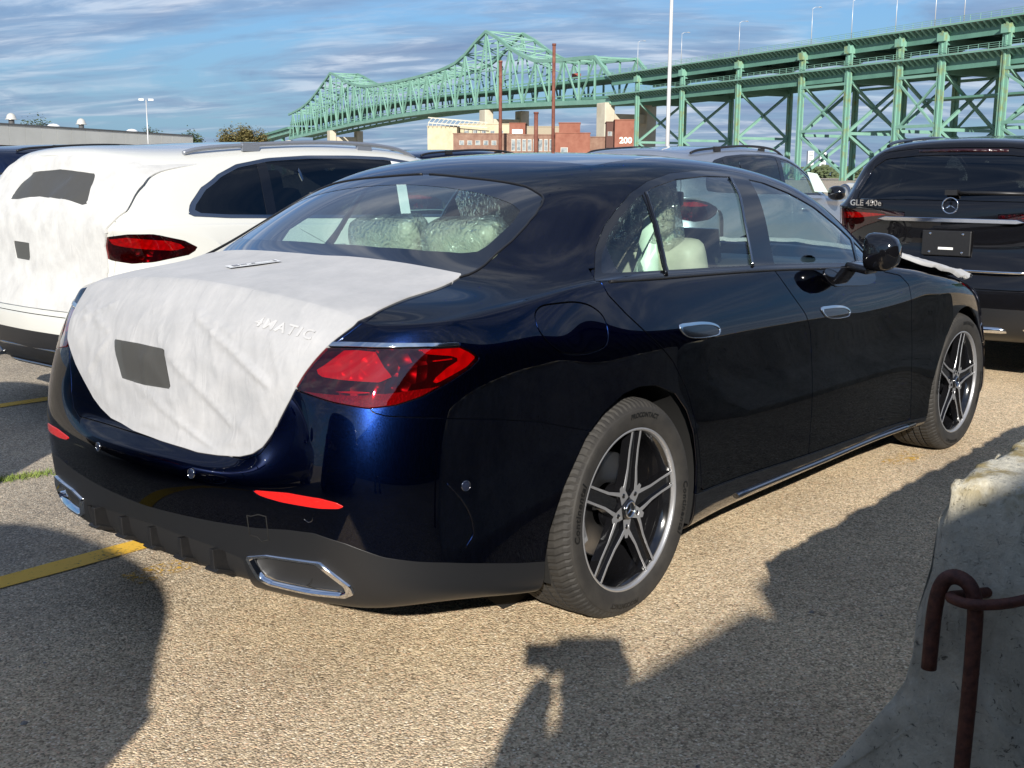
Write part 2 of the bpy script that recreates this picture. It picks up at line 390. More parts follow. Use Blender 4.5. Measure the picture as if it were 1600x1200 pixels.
# sedan tables ------------------------------------------------------
ST = [
 (3.60,.70,.72,[(.05,.60,.735),(.09,.47,.745),(.12,.33,.75),(.14,.17,.755),(.15,0,.755)]),
 (3.44,.80,.772,[(.03,.70,.797),(.05,.55,.817),(.06,.38,.83),(.07,.19,.836),(.07,0,.84)]),
 (3.15,.865,.838,[(0,.76,.862),(0,.61,.883),(0,.42,.90),(0,.21,.908),(0,0,.912)]),
 (2.80,.885,.893,[(0,.79,.918),(0,.64,.94),(0,.44,.957),(0,.22,.965),(0,0,.968)]),
 (2.48,.89,.928,[(0,.81,.952),(.0,.66,.975),(.02,.46,.996),(.03,.23,1.007),(.03,0,1.01)]),
 (2.24,.872,.950,[(.02,.82,.972),(.10,.70,.992),(.17,.52,1.013),(.22,.28,1.026),(.25,0,1.031)]),
 (1.96,.855,.975,[(0,.826,1.005),(.03,.765,1.095),(.09,.62,1.16),(.18,.34,1.185),(.22,0,1.195)]),
 (1.66,.847,.997,[(0,.822,1.028),(0,.765,1.17),(.03,.655,1.30),(.10,.38,1.33),(.14,0,1.342)]),
 (1.36,.843,1.013,[(0,.819,1.043),(0,.755,1.215),(0,.635,1.373),(.02,.36,1.413),(.04,0,1.427)]),
 (1.05,.842,1.027,[(0,.818,1.057),(0,.75,1.23),(0,.617,1.402),(0,.35,1.446),(0,0,1.459)]),
 (.72,.843,1.037,[(0,.819,1.065),(0,.75,1.235),(0,.61,1.407),(0,.35,1.453),(0,0,1.466)]),
 (.42,.848,1.045,[(0,.824,1.073),(0,.752,1.222),(0,.605,1.385),(0,.35,1.436),(0,0,1.451)]),
 (.16,.857,1.049,[(0,.832,1.076),(0,.757,1.185),(0,.60,1.34),(0,.345,1.396),(0,0,1.412)]),
 (-.06,.865,1.047,[(0,.839,1.068),(0,.768,1.14),(0,.60,1.263),(0,.34,1.32),(0,0,1.337)]),
 (-.26,.872,1.036,[(0,.842,1.055),(0,.775,1.097),(0,.605,1.17),(0,.345,1.226),(0,0,1.240)]),
 (-.45,.868,1.018,[(0,.836,1.036),(0,.765,1.058),(0,.61,1.088),(-.02,.355,1.128),(-.04,0,1.135)]),
 (-.62,.857,1.002,[(0,.818,1.022),(0,.745,1.04),(0,.60,1.062),(-.02,.35,1.088),(-.04,0,1.098)]),
 (-.77,.825,.994,[(0,.785,1.008),(-.005,.70,1.026),(-.015,.57,1.046),(-.03,.33,1.072),(-.045,0,1.084)]),
 (-.87,.735,.985,[(-.01,.66,1.003),(-.022,.575,1.022),(-.035,.46,1.038),(-.055,.27,1.058),(-.065,0,1.070)]),
]
def side_rows(x, s):
    a = math.exp(-((x-0.0)/.55)**2); b = math.exp(-((x-2.96)/.55)**2); ar = max(a, b)
    yw = .918 + .022*ar
    tk = min(1, max(0, (2.7-x)/.4))*min(1, max(0, (x-.2)/.4))
    zsh = .840 + .030*min(1, max(0, (1.8-x)/1.6)); yE, zE = s[1], s[2]
    return [(x, yw-.16, .165), (x, yw-.035*tk-.02, .195), (x, yw-.018*tk-.004, .32), (x, yw-.003*tk, .54), (x, yw-.004-.004*tk, .74), (x, yw-.013, zsh), ]
def _row(z, pts):
    return [(p[0], p[1], (p[2] if len(p) > 2 else z)) for p in pts]
REAR = [
 _row(.235, [(-.42,.78,.19),(-.60,.77,.22),(-.72,.74,.235),(-.84,.68),(-.89,.59),(-.92,.47),(-.94,.32),(-.95,.15),(-.95,0)]),
 _row(.275,[(-.45,.918,.215),(-.64,.90,.252),(-.81,.857,.275),(-.93,.77),(-.988,.67),(-1.03,.53),(-1.06,.34),(-1.075,.17),(-1.08,0)]),
 _row(.41, [(-.45,.930,.33),(-.65,.918,.355),(-.83,.872,.385),(-.952,.792,.40),(-1.022,.685),(-1.06,.55),(-1.09,.34),(-1.108,.17),(-1.113,0)]),
 _row(.575,[(-.45,.932,.54),(-.65,.920,.555),(-.83,.875,.565),(-.958,.797,.57),(-1.034,.69),(-1.070,.55),(-1.110,.34,.588),(-1.126,.17,.588),(-1.132,0,.588)]),
 _row(.735,[(-.45,.924,.74),(-.65,.910,.74),(-.82,.862),(-.945,.782),(-1.012,.68),(-1.04,.545),(-1.050,.36,.668),(-1.060,.18,.658),(-1.064,0,.658)]),
 _row(.90, [(-.45,.914,.91),(-.64,.897,.905),(-.80,.842,.895),(-.915,.745,.893),(-.97,.65,.893),(-1.0,.53),(-1.02,.35),(-1.032,.17),(-1.037,0)]),
]
FRONT = [
 _row(.20, [(3.25,.72),(3.42,.66),(3.52,.55),(3.56,.48),(3.60,.38),(3.62,.26),(3.63,.13),(3.63,0)]),
 _row(.21, [(3.32,.89),(3.52,.82),(3.64,.70),(3.70,.60),(3.74,.46),(3.77,.31),(3.78,.15),(3.785,0)]),
 _row(.32, [(3.32,.925),(3.53,.85),(3.66,.73),(3.73,.61),(3.775,.47),(3.80,.32),(3.815,.16),(3.82,0)]),
 _row(.48, [(3.30,.925),(3.52,.845),(3.65,.725),(3.72,.61),(3.765,.47),(3.79,.32),(3.805,.16),(3.81,0)]),
 _row(.61, [(3.27,.915),(3.50,.83),(3.63,.71),(3.70,.60),(3.745,.465),(3.765,.315),(3.78,.16),(3.785,0)]),
 _row(.68, [(3.22,.905,.76),(3.47,.815,.71),(3.615,.705,.672),(3.68,.60),(3.72,.465),(3.74,.32),(3.75,.16),(3.755,0)]),
]
# ------------------------------------------------------------------ materials
def paint(name, base, flake, k=.5, rough=.28, fm=.9):
    """lacquered metallic paint: dark base, coloured flakes, clear coat"""
    mt = mat(name, base, rough, 0, 1.0, .015)
    b = mt.node_tree.nodes['Principled BSDF']; t = mt.node_tree
    nn = t.nodes.new('ShaderNodeTexVoronoi'); nn.inputs['Scale'].default_value = 900
    tcn = t.nodes.new('ShaderNodeTexCoord'); t.links.new(tcn.outputs['Object'], nn.inputs['Vector'])
    mx_ = t.nodes.new('ShaderNodeMixRGB'); mx_.inputs[1].default_value = (*base, 1); mx_.inputs[2].default_value = (*flake, 1)
    sp = t.nodes.new('ShaderNodeSeparateColor'); t.links.new(nn.outputs['Color'], sp.inputs[0]); t.links.new(sp.outputs[0], mx_.inputs[0])
    t.links.new(mx_.outputs[0], b.inputs['Base Color']); b.inputs['Metallic'].default_value = fm
    b.inputs['Specular IOR Level'].default_value = k; b.inputs['Specular Tint'].default_value = (min(1, flake[0]*6+.01), min(1, flake[1]*6+.01), min(1, flake[2]*6+.01), 1)
    return mt
M_navy = paint('navy_metallic_paint', (.0004,.0010,.0045), (.0022,.0090,.048), .5, .27, 1.0)
M_blackgloss = mat('black_gloss_trim', (.004,.004,.005), .08, 0, .6)
M_satin = mat('satin_black_plastic', (.010,.010,.011), .42, 0, 0, noise=(60, (.014,.014,.015), .3, .7))
M_clad = mat('grey_black_cladding', (.011,.0115,.013), .40, 0, 0)
M_dark = mat('dark_cavity', (.004,.004,.004), .9)
M_chrome = mat('chrome', (.75,.76,.78), .06, 1)
M_chrome2 = mat('dark_chrome', (.35,.36,.38), .12, 1)
M_alu = mat('machined_aluminium', (.44,.44,.45), .30, .65)
M_rimblk = mat('gloss_black_wheel_paint', (.006,.006,.007), .12, 0, .8)
M_rubber = mat('tyre_rubber', (.019,.0175,.016), .75, noise=(18, (.034,.031,.027), .35, .7), bump=(140, .25, .002))
M_rubprint = mat('tyre_lettering', (.004,.004,.004), .5)
M_disc = mat('brake_disc_steel', (.36,.36,.37), .35, 1)
M_caliper = mat('caliper_silver', (.45,.46,.48), .35, .6)
M_cream = mat('cream_leather', (.52,.47,.37), .55, noise=(6, (.42,.38,.30), .3, .7), bump=(30, .2, .004))
M_grey_int = mat('grey_headliner', (.42,.43,.41), .9)
M_blk_int = mat('black_interior', (.012,.012,.013), .6)
M_film = glass('clear_protective_film', (.90,.90,.88), 1.6, .10, .10, 26)
M_redlens = glass('dark_red_lamp_glass', (.60,.05,.07), 1.0, .0)
M_redbright = mat('bright_red_reflector', (.62,.012,.016), .3, 0, .5, emit=None)
M_redbase = mat('deep_red_housing', (.022,.004,.006), .3, 0, .6)
M_redreflex = mat('red_reflex', (.55,.012,.010), .22, 0, .8, bump=(160, .8, .002))
M_tint = glass('green_tinted_glass', (.78,.97,.89), 1.0, 0, .02)
M_tint_side = glass('green_tinted_side_glass', (.80,.95,.90), 1.2, 0, 0)
M_privacy = glass('dark_privacy_glass', (.025,.027,.030), 1.0)
M_frit = mat('black_glass_frit', (.004,.005,.008), .03, 0, 1.0)
def facet(mt, s, st):
    t = mt.node_tree; b = t.nodes['Principled BSDF']; tcn = t.nodes.new('ShaderNodeTexCoord'); v = t.nodes.new('ShaderNodeTexVoronoi'); v.inputs['Scale'].default_value = s; t.links.new(tcn.outputs['Object'], v.inputs['Vector']); bp = t.nodes.new('ShaderNodeBump'); bp.inputs['Strength'].default_value = st; bp.inputs['Distance'].default_value = .01; t.links.new(v.outputs['Distance'], bp.inputs['Height']); t.links.new(bp.outputs[0], b.inputs['Normal'])
facet(M_redbright, 38, .8); facet(M_redbase, 30, 1.0)
def fabric_mat(name, c1, c2, bs=9):
    mt = mat(name, c1, .85, 0, 0, noise=(bs, c2, .32, .68), sheen=.2)
    t = mt.node_tree; b = t.nodes['Principled BSDF']; tcn = t.nodes.new('ShaderNodeTexCoord')
    mpp = t.nodes.new('ShaderNodeMapping'); mpp.inputs['Rotation'].default_value = (0, .4, .9); mpp.inputs['Scale'].default_value = (1, 3.2, 1.2)
    t.links.new(tcn.outputs['Object'], mpp.inputs[0])
    a = t.nodes.new('ShaderNodeTexNoise'); a.inputs['Scale'].default_value = 7; a.inputs['Detail'].default_value = 5; a.inputs['Distortion'].default_value = 1.2
    t.links.new(mpp.outputs[0], a.inputs['Vector'])
    c = t.nodes.new('ShaderNodeTexNoise'); c.inputs['Scale'].default_value = 260; c.inputs['Detail'].default_value = 3; t.links.new(tcn.outputs['Object'], c.inputs['Vector'])
    ad = t.nodes.new('ShaderNodeMath'); ad.operation = 'MULTIPLY_ADD'; ad.inputs[1].default_value = .05; t.links.new(c.outputs['Fac'], ad.inputs[0]); t.links.new(a.outputs['Fac'], ad.inputs[2])
    bp = t.nodes.new('ShaderNodeBump'); bp.inputs['Strength'].default_value = .35; bp.inputs['Distance'].default_value = .010
    t.links.new(ad.outputs[0], bp.inputs['Height']); t.links.new(bp.outputs[0], b.inputs['Normal'])
    return mt
M_fleece = fabric_mat('white_fleece_cover', (.31,.315,.325), (.39,.39,.395))
M_fleece2 = fabric_mat('white_fleece_cover_warm', (.42,.42,.41), (.54,.54,.525))
M_mesh = glass('grey_mesh_window', (.16,.18,.19), .35, .35, .12)

# ------------------------------------------------------------------ wheels
def text_geo(s, size, ext=0.0, font_shear=0, bold=0, spacing=1.0, res=3):
    cu = bpy.data.curves.new('t', 'FONT'); cu.body = s; cu.size = size; cu.extrude = ext; cu.align_x = 'CENTER'; cu.align_y = 'CENTER'; cu.resolution_u = res
    cu.shear = font_shear; cu.offset = bold; cu.space_character = spacing
    o = bpy.data.objects.new('t', cu); COL.objects.link(o); dg = bpy.context.evaluated_depsgraph_get(); dg.update()
    me = bpy.data.meshes.new_from_object(o.evaluated_get(dg)); V = [tuple(v.co) for v in me.vertices]; F = [tuple(p.vertices) for p in me.polygons]
    bpy.data.objects.remove(o); bpy.data.curves.remove(cu); bpy.data.meshes.remove(me); return V, F
def text_obj(name, s, size, origin, xdir, ydir, mt, parent=None, ext=.002, wrap=None, **k):
    V, F = text_geo(s, size, ext, **k); X = Vector(xdir).normalized(); Y = Vector(ydir).normalized(); Z = X.cross(Y); O = Vector(origin)
    W = [O+X*v[0]+Y*v[1]+Z*v[2] for v in V] if wrap is None else [wrap(v) for v in V]
    return obj(name, W, F, mt, parent)
def star_mb(c, r_, depth, ax):
    """three pointed star in a ring, facing along -ax ('y' or 'x')"""
    mb = MB(); mb.lathe([(r_*.86, 0), (r_*.88, -depth), (r_, -depth), (r_*1.02, 0)], c, 40, ax)
    for k in range(3):
        a = math.pi/2+2*math.pi*k/3; tip = (math.cos(a)*r_*.9, math.sin(a)*r_*.9)
        l = (math.cos(a+math.pi/3)*r_*.13, math.sin(a+math.pi/3)*r_*.13); q = (math.cos(a-math.pi/3)*r_*.13, math.sin(a-math.pi/3)*r_*.13)
        P = []
        for (p, h) in ((tip, -depth*.6), (l, -depth*.3), ((0,0), -depth*1.3), (q, -depth*.3)):
            P.append((c[0]+p[0], c[1]+h, c[2]+p[1]) if ax == 'y' else (c[0]+h, c[1]-p[0], c[2]+p[1]))
        mb.add(P, [(0,1,2), (0,2,3)])
    return mb
def make_wheel(name, parent, Rt=.352, Wd=.245, Rr=.258, style='twin', seg=360, lettering=True, rot=0):
    """axis y, outer face at y=0 pointing -y; returns Empty"""
    wh = bpy.data.objects.new(name, None); wh.empty_display_size = .2; link(wh, parent)
    # tyre
    prof = [(Rr-.012, .012), (Rr+.002, -.004), (Rr+.020, -.010), (Rr+.045, -.0135), (Rr+.062, -.0125), (Rr+.064, -.0110), (Rt-.030, -.0065), (Rt-.020, -.001), (Rt-.012, .009), (Rt-.0062, .021)]
    nb = 5; y0, y1 = .034, Wd-.034; gw = .0075
    for k in range(nb):
        a = y0+(y1-y0)*k/nb; b = y0+(y1-y0)*(k+1)/nb
        h = Rt-.001*abs(k-(nb-1)/2)
        prof += [(h, a+gw/2 if k else a), (h, b-gw/2 if k < nb-1 else b)]
        if k < nb-1: prof += [(Rt-.014, b-gw/2+.0004), (Rt-.014, b+gw/2-.0004)]
    prof += [(Rt-.005, Wd-.020), (Rt-.012, Wd-.006), (Rt-.03, Wd), (Rr+.02, Wd), (Rr-.012, Wd-.015)]
    P = np.array(prof); n = seg; ang = np.arange(n)*2*np.pi/n; V = np.zeros((len(P), n, 3))
    rr = np.repeat(P[:,0][:,None], n, 1)
    for i in range(len(P)):
        y = P[i,1]
        if P[i,0] > Rt-.0205 and not (P[i,0] < Rt-.0135 and .03 < y < Wd-.03):      # sipes: chevron blocks on ribs and shoulders
            ph = (np.arange(n)+int(abs(y-Wd/2)*55)) % 4
            rr[i] = np.where(ph == 0, P[i,0]-(.0045 if (y < .07 or y > Wd-.07) else .003), P[i,0])
    V[:,:,0] = rr*np.cos(ang); V[:,:,2] = rr*np.sin(ang); V[:,:,1] = P[:,1][:,None]
    F = []
    for i in range(len(P)-1):
        for k in range(n): F.append((i*n+k, (i+1)*n+k, (i+1)*n+(k+1) % n, i*n+(k+1) % n))
    ty = obj('tyre', V.reshape(-1,3), F, M_rubber, wh, smooth=False)
    ty.data.polygons.foreach_set('use_smooth', [f[0]//n < 6 or f[0]//n > len(P)-7 for f in F])
    if lettering:
        def arc(text, size, rad, a0):
            Vt, Ft = text_geo(text, size, .0006, font_shear=.18, bold=.0006, spacing=1.1)
            W = []
            for v in Vt:
                a = a0 - v[0]/rad; r_ = rad+v[1]; W.append((r_*math.cos(a), -.0145-v[2], r_*math.sin(a)))
            obj('lettering', W, Ft, M_rubprint, ty)
        for k in range(2):
            arc('PROCONTACT', .021, Rr+.044, R(82)+k*math.pi); arc('Continental', .034, Rr+.040, R(170)+k*math.pi)
    # rim: barrel and flange
    b = MB(); b.lathe([(Rr, .0), (Rr-.004, .010), (Rr-.016, .018), (Rr-.022, .05), (Rr-.03, .12), (Rr-.02, .19), (Rr-.004, Wd-.02)], n=64, axis='y')
    rim = b.build('rim', M_rimblk, wh)
    f = MB(); f.lathe([(Rr-.010, .010), (Rr-.008, .0015), (Rr-.004, -.0045), (Rr+.002, -.0035), (Rr+.004, .004)], n=96, axis='y'); f.build('rim_lip', M_alu, rim)
    # hub plate
    h = MB(); h.lathe([(.0, .012), (.03, .012), (.034, .018), (.060, .022), (.074, .040), (.078, .07)], n=40, axis='y'); h.build('hub', M_rimblk, rim)
    for s5 in range(5):
        a = R(84)+rot+s5*2*math.pi/5; ca, sa = math.cos(a), math.sin(a)
        def pt(r_, t, y): return (r_*ca-t*sa, y, r_*sa+t*ca)
        sp = MB(); face = MB()
        for sd in (-1, 1):
            path = [(.052, .034, .012), (.090, .0290, .010), (.130, .0235, .010), (.190, .0228, .009), (.2505, .0225, .004)]
            wd = [.0085, .0062, .0048, .0042, .0042]
            rows = []
            for (r_, t, y), w_ in zip(path, wd):
                t *= sd; rows.append([pt(r_, t-w_, y), pt(r_, t+w_, y), pt(r_, t+w_*1.2, y+.03), pt(r_, t-w_*1.2, y+.03)])
            Vv = [q for rw in rows for q in rw]; Ff = []
            for i in range(4):
                for k in range(4): Ff.append((i*4+k, i*4+(k+1) % 4, (i+1)*4+(k+1) % 4, (i+1)*4+k))
            Ff += [(0,1,2,3), (16,17,18,19)]; sp.add(Vv, Ff)
            fr = []
            for (r_, t, y), w_ in zip(path, wd):
                t *= sd; w2 = w_*.86; fr += [pt(r_, t-w2, y-.0012), pt(r_, t+w2, y-.0012), pt(r_, t+w_, y+.0006), pt(r_, t-w_, y+.0006)]
            Ff = []
            for i in range(4):
                for k in (0, 1, 3): Ff.append((i*4+k, i*4+(k+1) % 4, (i+1)*4+(k+1) % 4, (i+1)*4+k))
            face.add(fr, Ff+[(0,1,2,3), (16,17,18,19)])
        # dark web between the prongs
        sp.add([pt(.05, -.016, .020), pt(.05, .016, .020), pt(.249, .024, .014), pt(.249, -.024, .014), pt(.05, -.016, .04), pt(.05, .016, .04), pt(.249, .024, .04), pt(.249, -.024, .04)],
               [(0,1,2,3), (4,7,6,5), (0,4,5,1), (1,5,6,2), (2,6,7,3), (3,7,4,0)])
        so = sp.build('spoke', M_rimblk, rim); face.build('machined_face', M_alu, rim)
        # star web joining neighbouring spokes at the hub
        a2 = a+math.pi/5
        wv = MB(); c2, s2 = math.cos(a2), math.sin(a2)
        def p2(r_, t, y): return (r_*c2-t*s2, y, r_*s2+t*c2)
        wv.add([p2(.033, -.021, .012), p2(.033, .021, .012), p2(.066, .016, .0105), p2(.092, .007, .0088), p2(.092, -.007, .0088), p2(.066, -.016, .0105)], [(0,1,2,3,4,5)])
        wv.build('hub_web', M_alu, rim)
        lb = MB(); lb.lathe([(0, .008), (.007, .008), (.009, .013), (.009, .022)], p2(.056, 0, 0), 10, 'y'); lb.build('wheel_bolt', M_rimblk, rim)
    hc = MB(); hc.lathe([(0, .002), (.028, .003), (.032, .006), (.033, .014)], n=32, axis='y'); cap = hc.build('hub_cap', M_rimblk, wh)
    star_mb((0, .003, 0), .026, .003, 'y').build('star_emblem', M_chrome, cap)
    # brake
    d = MB(); d.lathe([(.07, .098), (.165, .098), (.168, .10), (.168, .118), (.07, .12)], n=64, axis='y'); d.build('brake_disc', M_disc, wh)
    c = MB()
    for k in range(9):
        a0 = R(150)+k*R(6.5)
        c.box((.178*math.cos(a0), .105, .178*math.sin(a0)), (.05, .075, .05), Matrix.Rotation(-a0, 3, 'Y'))
    c.build('brake_caliper', M_caliper, wh)
    return wh
# ------------------------------------------------------------------ the sedan
def szp(V):
    V = np.atleast_2d(np.asarray(V, float)); return np.stack([np.arctan2(-V[:,1], -(V[:,0]+.3))*.95, V[:,2]], 1)
def szl(pts): return [tuple(q) for q in szp([(p[0], -abs(p[1]), p[2]) for p in pts])]
XZ = lambda V: V[:,[0,2]]
XY = lambda V: np.stack([V[:,0], np.abs(V[:,1])], 1)
QY = lambda V: np.stack([V[:,0]+V[:,2], V[:,1]], 1)
def field(V, proj, poly, mask=None):
    d = np.full(len(V), .5); P = proj(V); Q = np.array(poly); lo, hi = Q.min(0)-.06, Q.max(0)+.06
    k = ((P >= lo) & (P <= hi)).all(1)
    if mask is not None: k &= mask(V)
    if k.any(): d[k] = sdist(P[k], poly)
    return np.clip(d, -.5, .5)
def take(sk, proj, poly, mask=None, g=.002):
    out = sk.cut(field(sk.V, proj, poly, mask)-g)[1]
    inn = sk.cut(field(sk.V, proj, poly, mask)+g)[0] if g else sk.cut(field(sk.V, proj, poly, mask))[0]
    return inn, out
def groove(sk, proj, line, mask, w_=.002):
    def f(V):
        d = np.full(len(V), .5); k = mask(V); P = proj(V)
        if k.any(): d[k] = np.minimum(ldist(P[k], line)-w_, .5)
        return d
    return sk.cut(f(sk.V))[1]
def both(sk): return sk.plus(sk.mirror())
SIDE = lambda V: V[:,1] < -.52
RW = [(.046,-.3),(.046,0),(.036,.2),(.032,.40),(.026,.49),(.008,.555),(-.06,.588),(-.18,.612),(-.32,.626),(-.43,.625),(-.468,.60),(-.495,.48),(-.515,.3),(-.53,0),(-.53,-.3)]
RWC = [(-.045,-.3),(-.045,0),(-.052,.2),(-.068,.40),(-.078,.495),(-.095,.545),(-.15,.563),(-.28,.572),(-.32,.566),(-.35,.53),(-.39,.42),(-.422,.25),(-.435,0),(-.435,-.3)]
WS = [(1.60,-.3),(1.60,0),(1.585,.3),(1.52,.50),(1.50,.555),(1.55,.60),(1.70,.64),(1.95,.685),(2.12,.735),(2.22,.745),(2.32,.66),(2.42,.4),(2.48,0),(2.48,-.3)]
SR = [(.285,-.3),(.27,0),(.28,.2),(.335,.495),(.36,.505),(1.34,.505),(1.42,.47),(1.45,.2),(1.46,-.3)]
DLO = [(-.104,1.067),(-.06,1.099),(.0,1.152),(.10,1.216),(.196,1.264),(.333,1.322),(.458,1.358),(.622,1.385),(.83,1.397),(1.072,1.394),(1.25,1.372),(1.42,1.33),(1.60,1.27),(1.80,1.175),(1.96,1.082),(2.03,1.03),(2.045,.985),(1.90,.990),(1.48,1.012),(1.057,1.031),(.468,1.049)]
TAIL = szl([(-1.017,.555,.833),(-.996,.572,.887),(-.966,.600,.940),(-.924,.698,.944),(-.84,.796,.945),(-.724,.867,.943),(-.694,.881,.926),(-.675,.889,.908),(-.706,.883,.886),(-.771,.865,.854),(-.837,.837,.823),(-.894,.802,.806),(-.947,.754,.799),(-.992,.673,.811)])
CHR = szl([(-.968,.595,.942),(-.924,.698,.946),(-.84,.796,.947),(-.724,.867,.945),(-.716,.872,.948),(-.73,.862,.953),(-.84,.79,.957),(-.91,.70,.957),(-.955,.605,.953)])
SEAM = [(-.26,.934,.652),(-.477,.925,.712),(-.669,.906,.748),(-.814,.86,.768),(-.92,.79,.780),(-.94,.76,.79),(-.95,.75,.82),(-1.0,.64,.86)]
LIDC = [(-1.017,.548,.86),(-1.017,.548,.833),(-1.038,.520,.762),(-1.055,.498,.694),(-1.066,.465,.655),(-1.079,.415,.634),(-1.108,.165,.632)]
ARCH_R = [(-.460,.10),(-.452,.25),(-.447,.31),(-.425,.40),(-.36,.515),(-.26,.638),(-.17,.698),(-.075,.734),(.01,.744),(.10,.736),(.225,.69),(.305,.62),(.358,.533),(.39,.43),(.402,.35),(.405,.10)]
ARCH_F = [(2.555,.10),(2.560,.31),(2.575,.40),(2.62,.50),(2.69,.61),(2.78,.69),(2.87,.732),(2.96,.742),(3.05,.73),(3.16,.67),(3.25,.58),(3.31,.49),(3.345,.40),(3.36,.30),(3.365,.10)]
RDOOR = [(-.085,1.10),(-.092,1.066),(-.080,1.027),(-.013,.965),(.064,.904),(.202,.80),(.29,.70),(.345,.60),(.385,.50),(.412,.42),(.440,.318),(.85,.300),(1.318,.279),(1.30,.36),(1.268,.576),(1.240,.78),(1.198,.858),(1.116,.95),(1.052,1.028),(1.02,1.10)]
FDOOR = [(1.02,1.10),(1.052,1.028),(1.116,.95),(1.198,.858),(1.240,.78),(1.268,.576),(1.30,.36),(1.318,.279),(2.385,.248),(2.372,.30),(2.31,.50),(2.274,.733),(2.262,.894),(2.20,.94),(2.05,.965),(2.02,1.02),(1.9,1.10)]
FUEL = catmull([(-.443,.965),(-.436,1.0),(-.405,1.018),(-.33,1.022),(-.24,1.018),(-.175,1.0),(-.134,.969),(-.126,.931),(-.145,.893),(-.206,.877),(-.296,.878),(-.368,.893),(-.415,.925)], 5, True)
LIDP = [(.635,-.3),(.60,.0)]
REFL = szl([(-1.084,.455,.562),(-1.062,.572,.571),(-1.038,.668,.569),(-1.022,.71,.562),(-1.013,.729,.553),(-1.017,.722,.546),(-1.039,.668,.542),(-1.068,.552,.543),(-1.081,.475,.550)])
BLK = [(-1.13,-.3,.437),(-1.125,0,.437),(-1.118,.10,.440),(-1.105,.30,.447),(-1.081,.458,.456),(-1.063,.569,.470),(-1.044,.647,.473),(-1.009,.729,.453),(-.946,.802,.417),(-.878,.849,.399),(-.797,.886,.383),(-.66,.918,.352),(-.56,.93,.328),(-.452,.933,.305),(-.30,.933,.29)]
def szl_signed(pts): return [tuple(q) for q in szp([(p[0], -p[1], p[2]) for p in pts])]
EXH = szl([(-1.072,.409,.368),(-1.065,.482,.386),(-1.050,.58,.392),(-1.032,.655,.395),(-.983,.718,.335),(-.978,.722,.315),(-.99,.705,.303),(-1.01,.60,.298),(-1.03,.46,.300),(-1.045,.43,.312)])
SILLP = [(.25,.05),(.395,.315),(.44,.312),(.85,.294),(1.318,.273),(2.385,.242),(2.57,.236),(2.7,.05)]
HOODP = [(3.80,-.3),(3.80,.52),(3.66,.60),(3.50,.66),(3.2,.735),(2.8,.775),(2.50,.79),(2.38,.775),(2.45,.6),(2.54,.3),(2.56,-.3)]
HEADL = [(3.18,.745),(3.30,.755),(3.62,.70),(3.80,.69),(3.80,.60),(3.60,.60),(3.42,.635),(3.28,.68)]

car = empty('sedan', (0,0,0), 0, label='dark navy saloon car parked in the foreground with a white fleece over its boot', cat='car')
H = car_cage(FRONT, ST, REAR, side_rows, 4, crease_r5=.35, crease_E=lambda k, a, b, n: 1.0 if (b[0] == 'r') else (.25 if a[0] == 's' and a[1] > n-4 else 0))
SED = both(H)
INN = car_cage(FRONT, ST, REAR, side_rows, 3).offset(-.016)
body, trims = H, []
ab = lambda V: V[:,2] > 1.0
_, body = take(body, XZ, ARCH_R, SIDE, 0); _, body = take(body, XZ, ARCH_F, SIDE, 0)
rw, body = take(body, XY, RW, lambda V: (V[:,2] > 1.0) & (V[:,0] < .3), .0025)
rwc, frit = take(rw, XY, RWC, None, 0)
ws, body = take(body, XY, WS, lambda V: (V[:,2] > .99) & (V[:,0] > 1.3), .003)
sr, body = take(body, XY, SR, lambda V: V[:,2] > 1.3, .0025)
dlo, body = take(body, XZ, DLO, SIDE, .001)
TSM = lambda V: (V[:,0] < -.3)
tail, body = take(body, szp, TAIL, TSM, .002)
chr_, body = take(body, szp, CHR, TSM, .0005)
fuel, body = take(body, XZ, FUEL, SIDE, .0026)
seam = szl(SEAM); lid = szl(LIDC)
BUMP = [(1.62,.652)]+[seam[0]]+seam[1:]+lid[1:]+[(-.4,.632),(-.4,-.2),(2.2,-.2),(2.2,.652)]
bumper, body = take(body, szp, BUMP, lambda V: V[:,0] < .1, .0016)
# boot lid in (x+z, |y|)
LQ = [(.64,-.3),(.64,.0),(.62,.30),(.575,.50),(.60,.615),(.56,.635),(.37,.655),(.13,.672),(.03,.635),(-.067,.600),(-.18,.548),(-.276,.520),(-.361,.498),(-.411,.465),(-.445,.415),(-.476,.165),(-.5,.1),(-.52,0),(-.52,-.3)]
bootlid, body = take(body, lambda V: np.stack([V[:,0]+V[:,2], np.abs(V[:,1])], 1), LQ, lambda V: (V[:,0] < -.3) & (V[:,2] > .55), .0022)
rdoor, body = take(body, XZ, RDOOR, SIDE, .0028)
fdoor, body = take(body, XZ, FDOOR, SIDE, .0028)
hood, body = take(body, XY, HOODP, lambda V: (V[:,0] > 2.2) & (V[:,2] > .70), .002)
headl, body = take(body, XZ, HEADL, lambda V: (V[:,0] > 3.1) & (np.abs(V[:,1]) > .35), .0015)
sill, body = take(body, XZ, SILLP, lambda V: V[:,1] < -.3, .0015)
body = groove(body, XY, [(.012,.556),(.06,.562),(.111,.556),(.319,.53),(.42,.518),(1.38,.518)], lambda V: (V[:,2] > 1.28) & (V[:,0] > -.05), .0018)
body = groove(body, XZ, [(-.04,.70),(-.02,.70)], lambda V: V[:,1] < -9)
blk = szl_signed(BLK); BLKP = blk+[(2.4,.29),(2.4,-.3),(-.6,-.3)]
clad, bumper = take(bumper, szp, BLKP, None, .0008)
refl, bumper = take(bumper, szp, REFL, None, .001)
exh, clad = take(clad, szp, EXH, None, 0)
exh_in, exh_ring = take(exh, szp, [tuple(np.array(p)*(.91, .90)+np.array((.09*.60, .10*.347))) for p in EXH], None, 0)
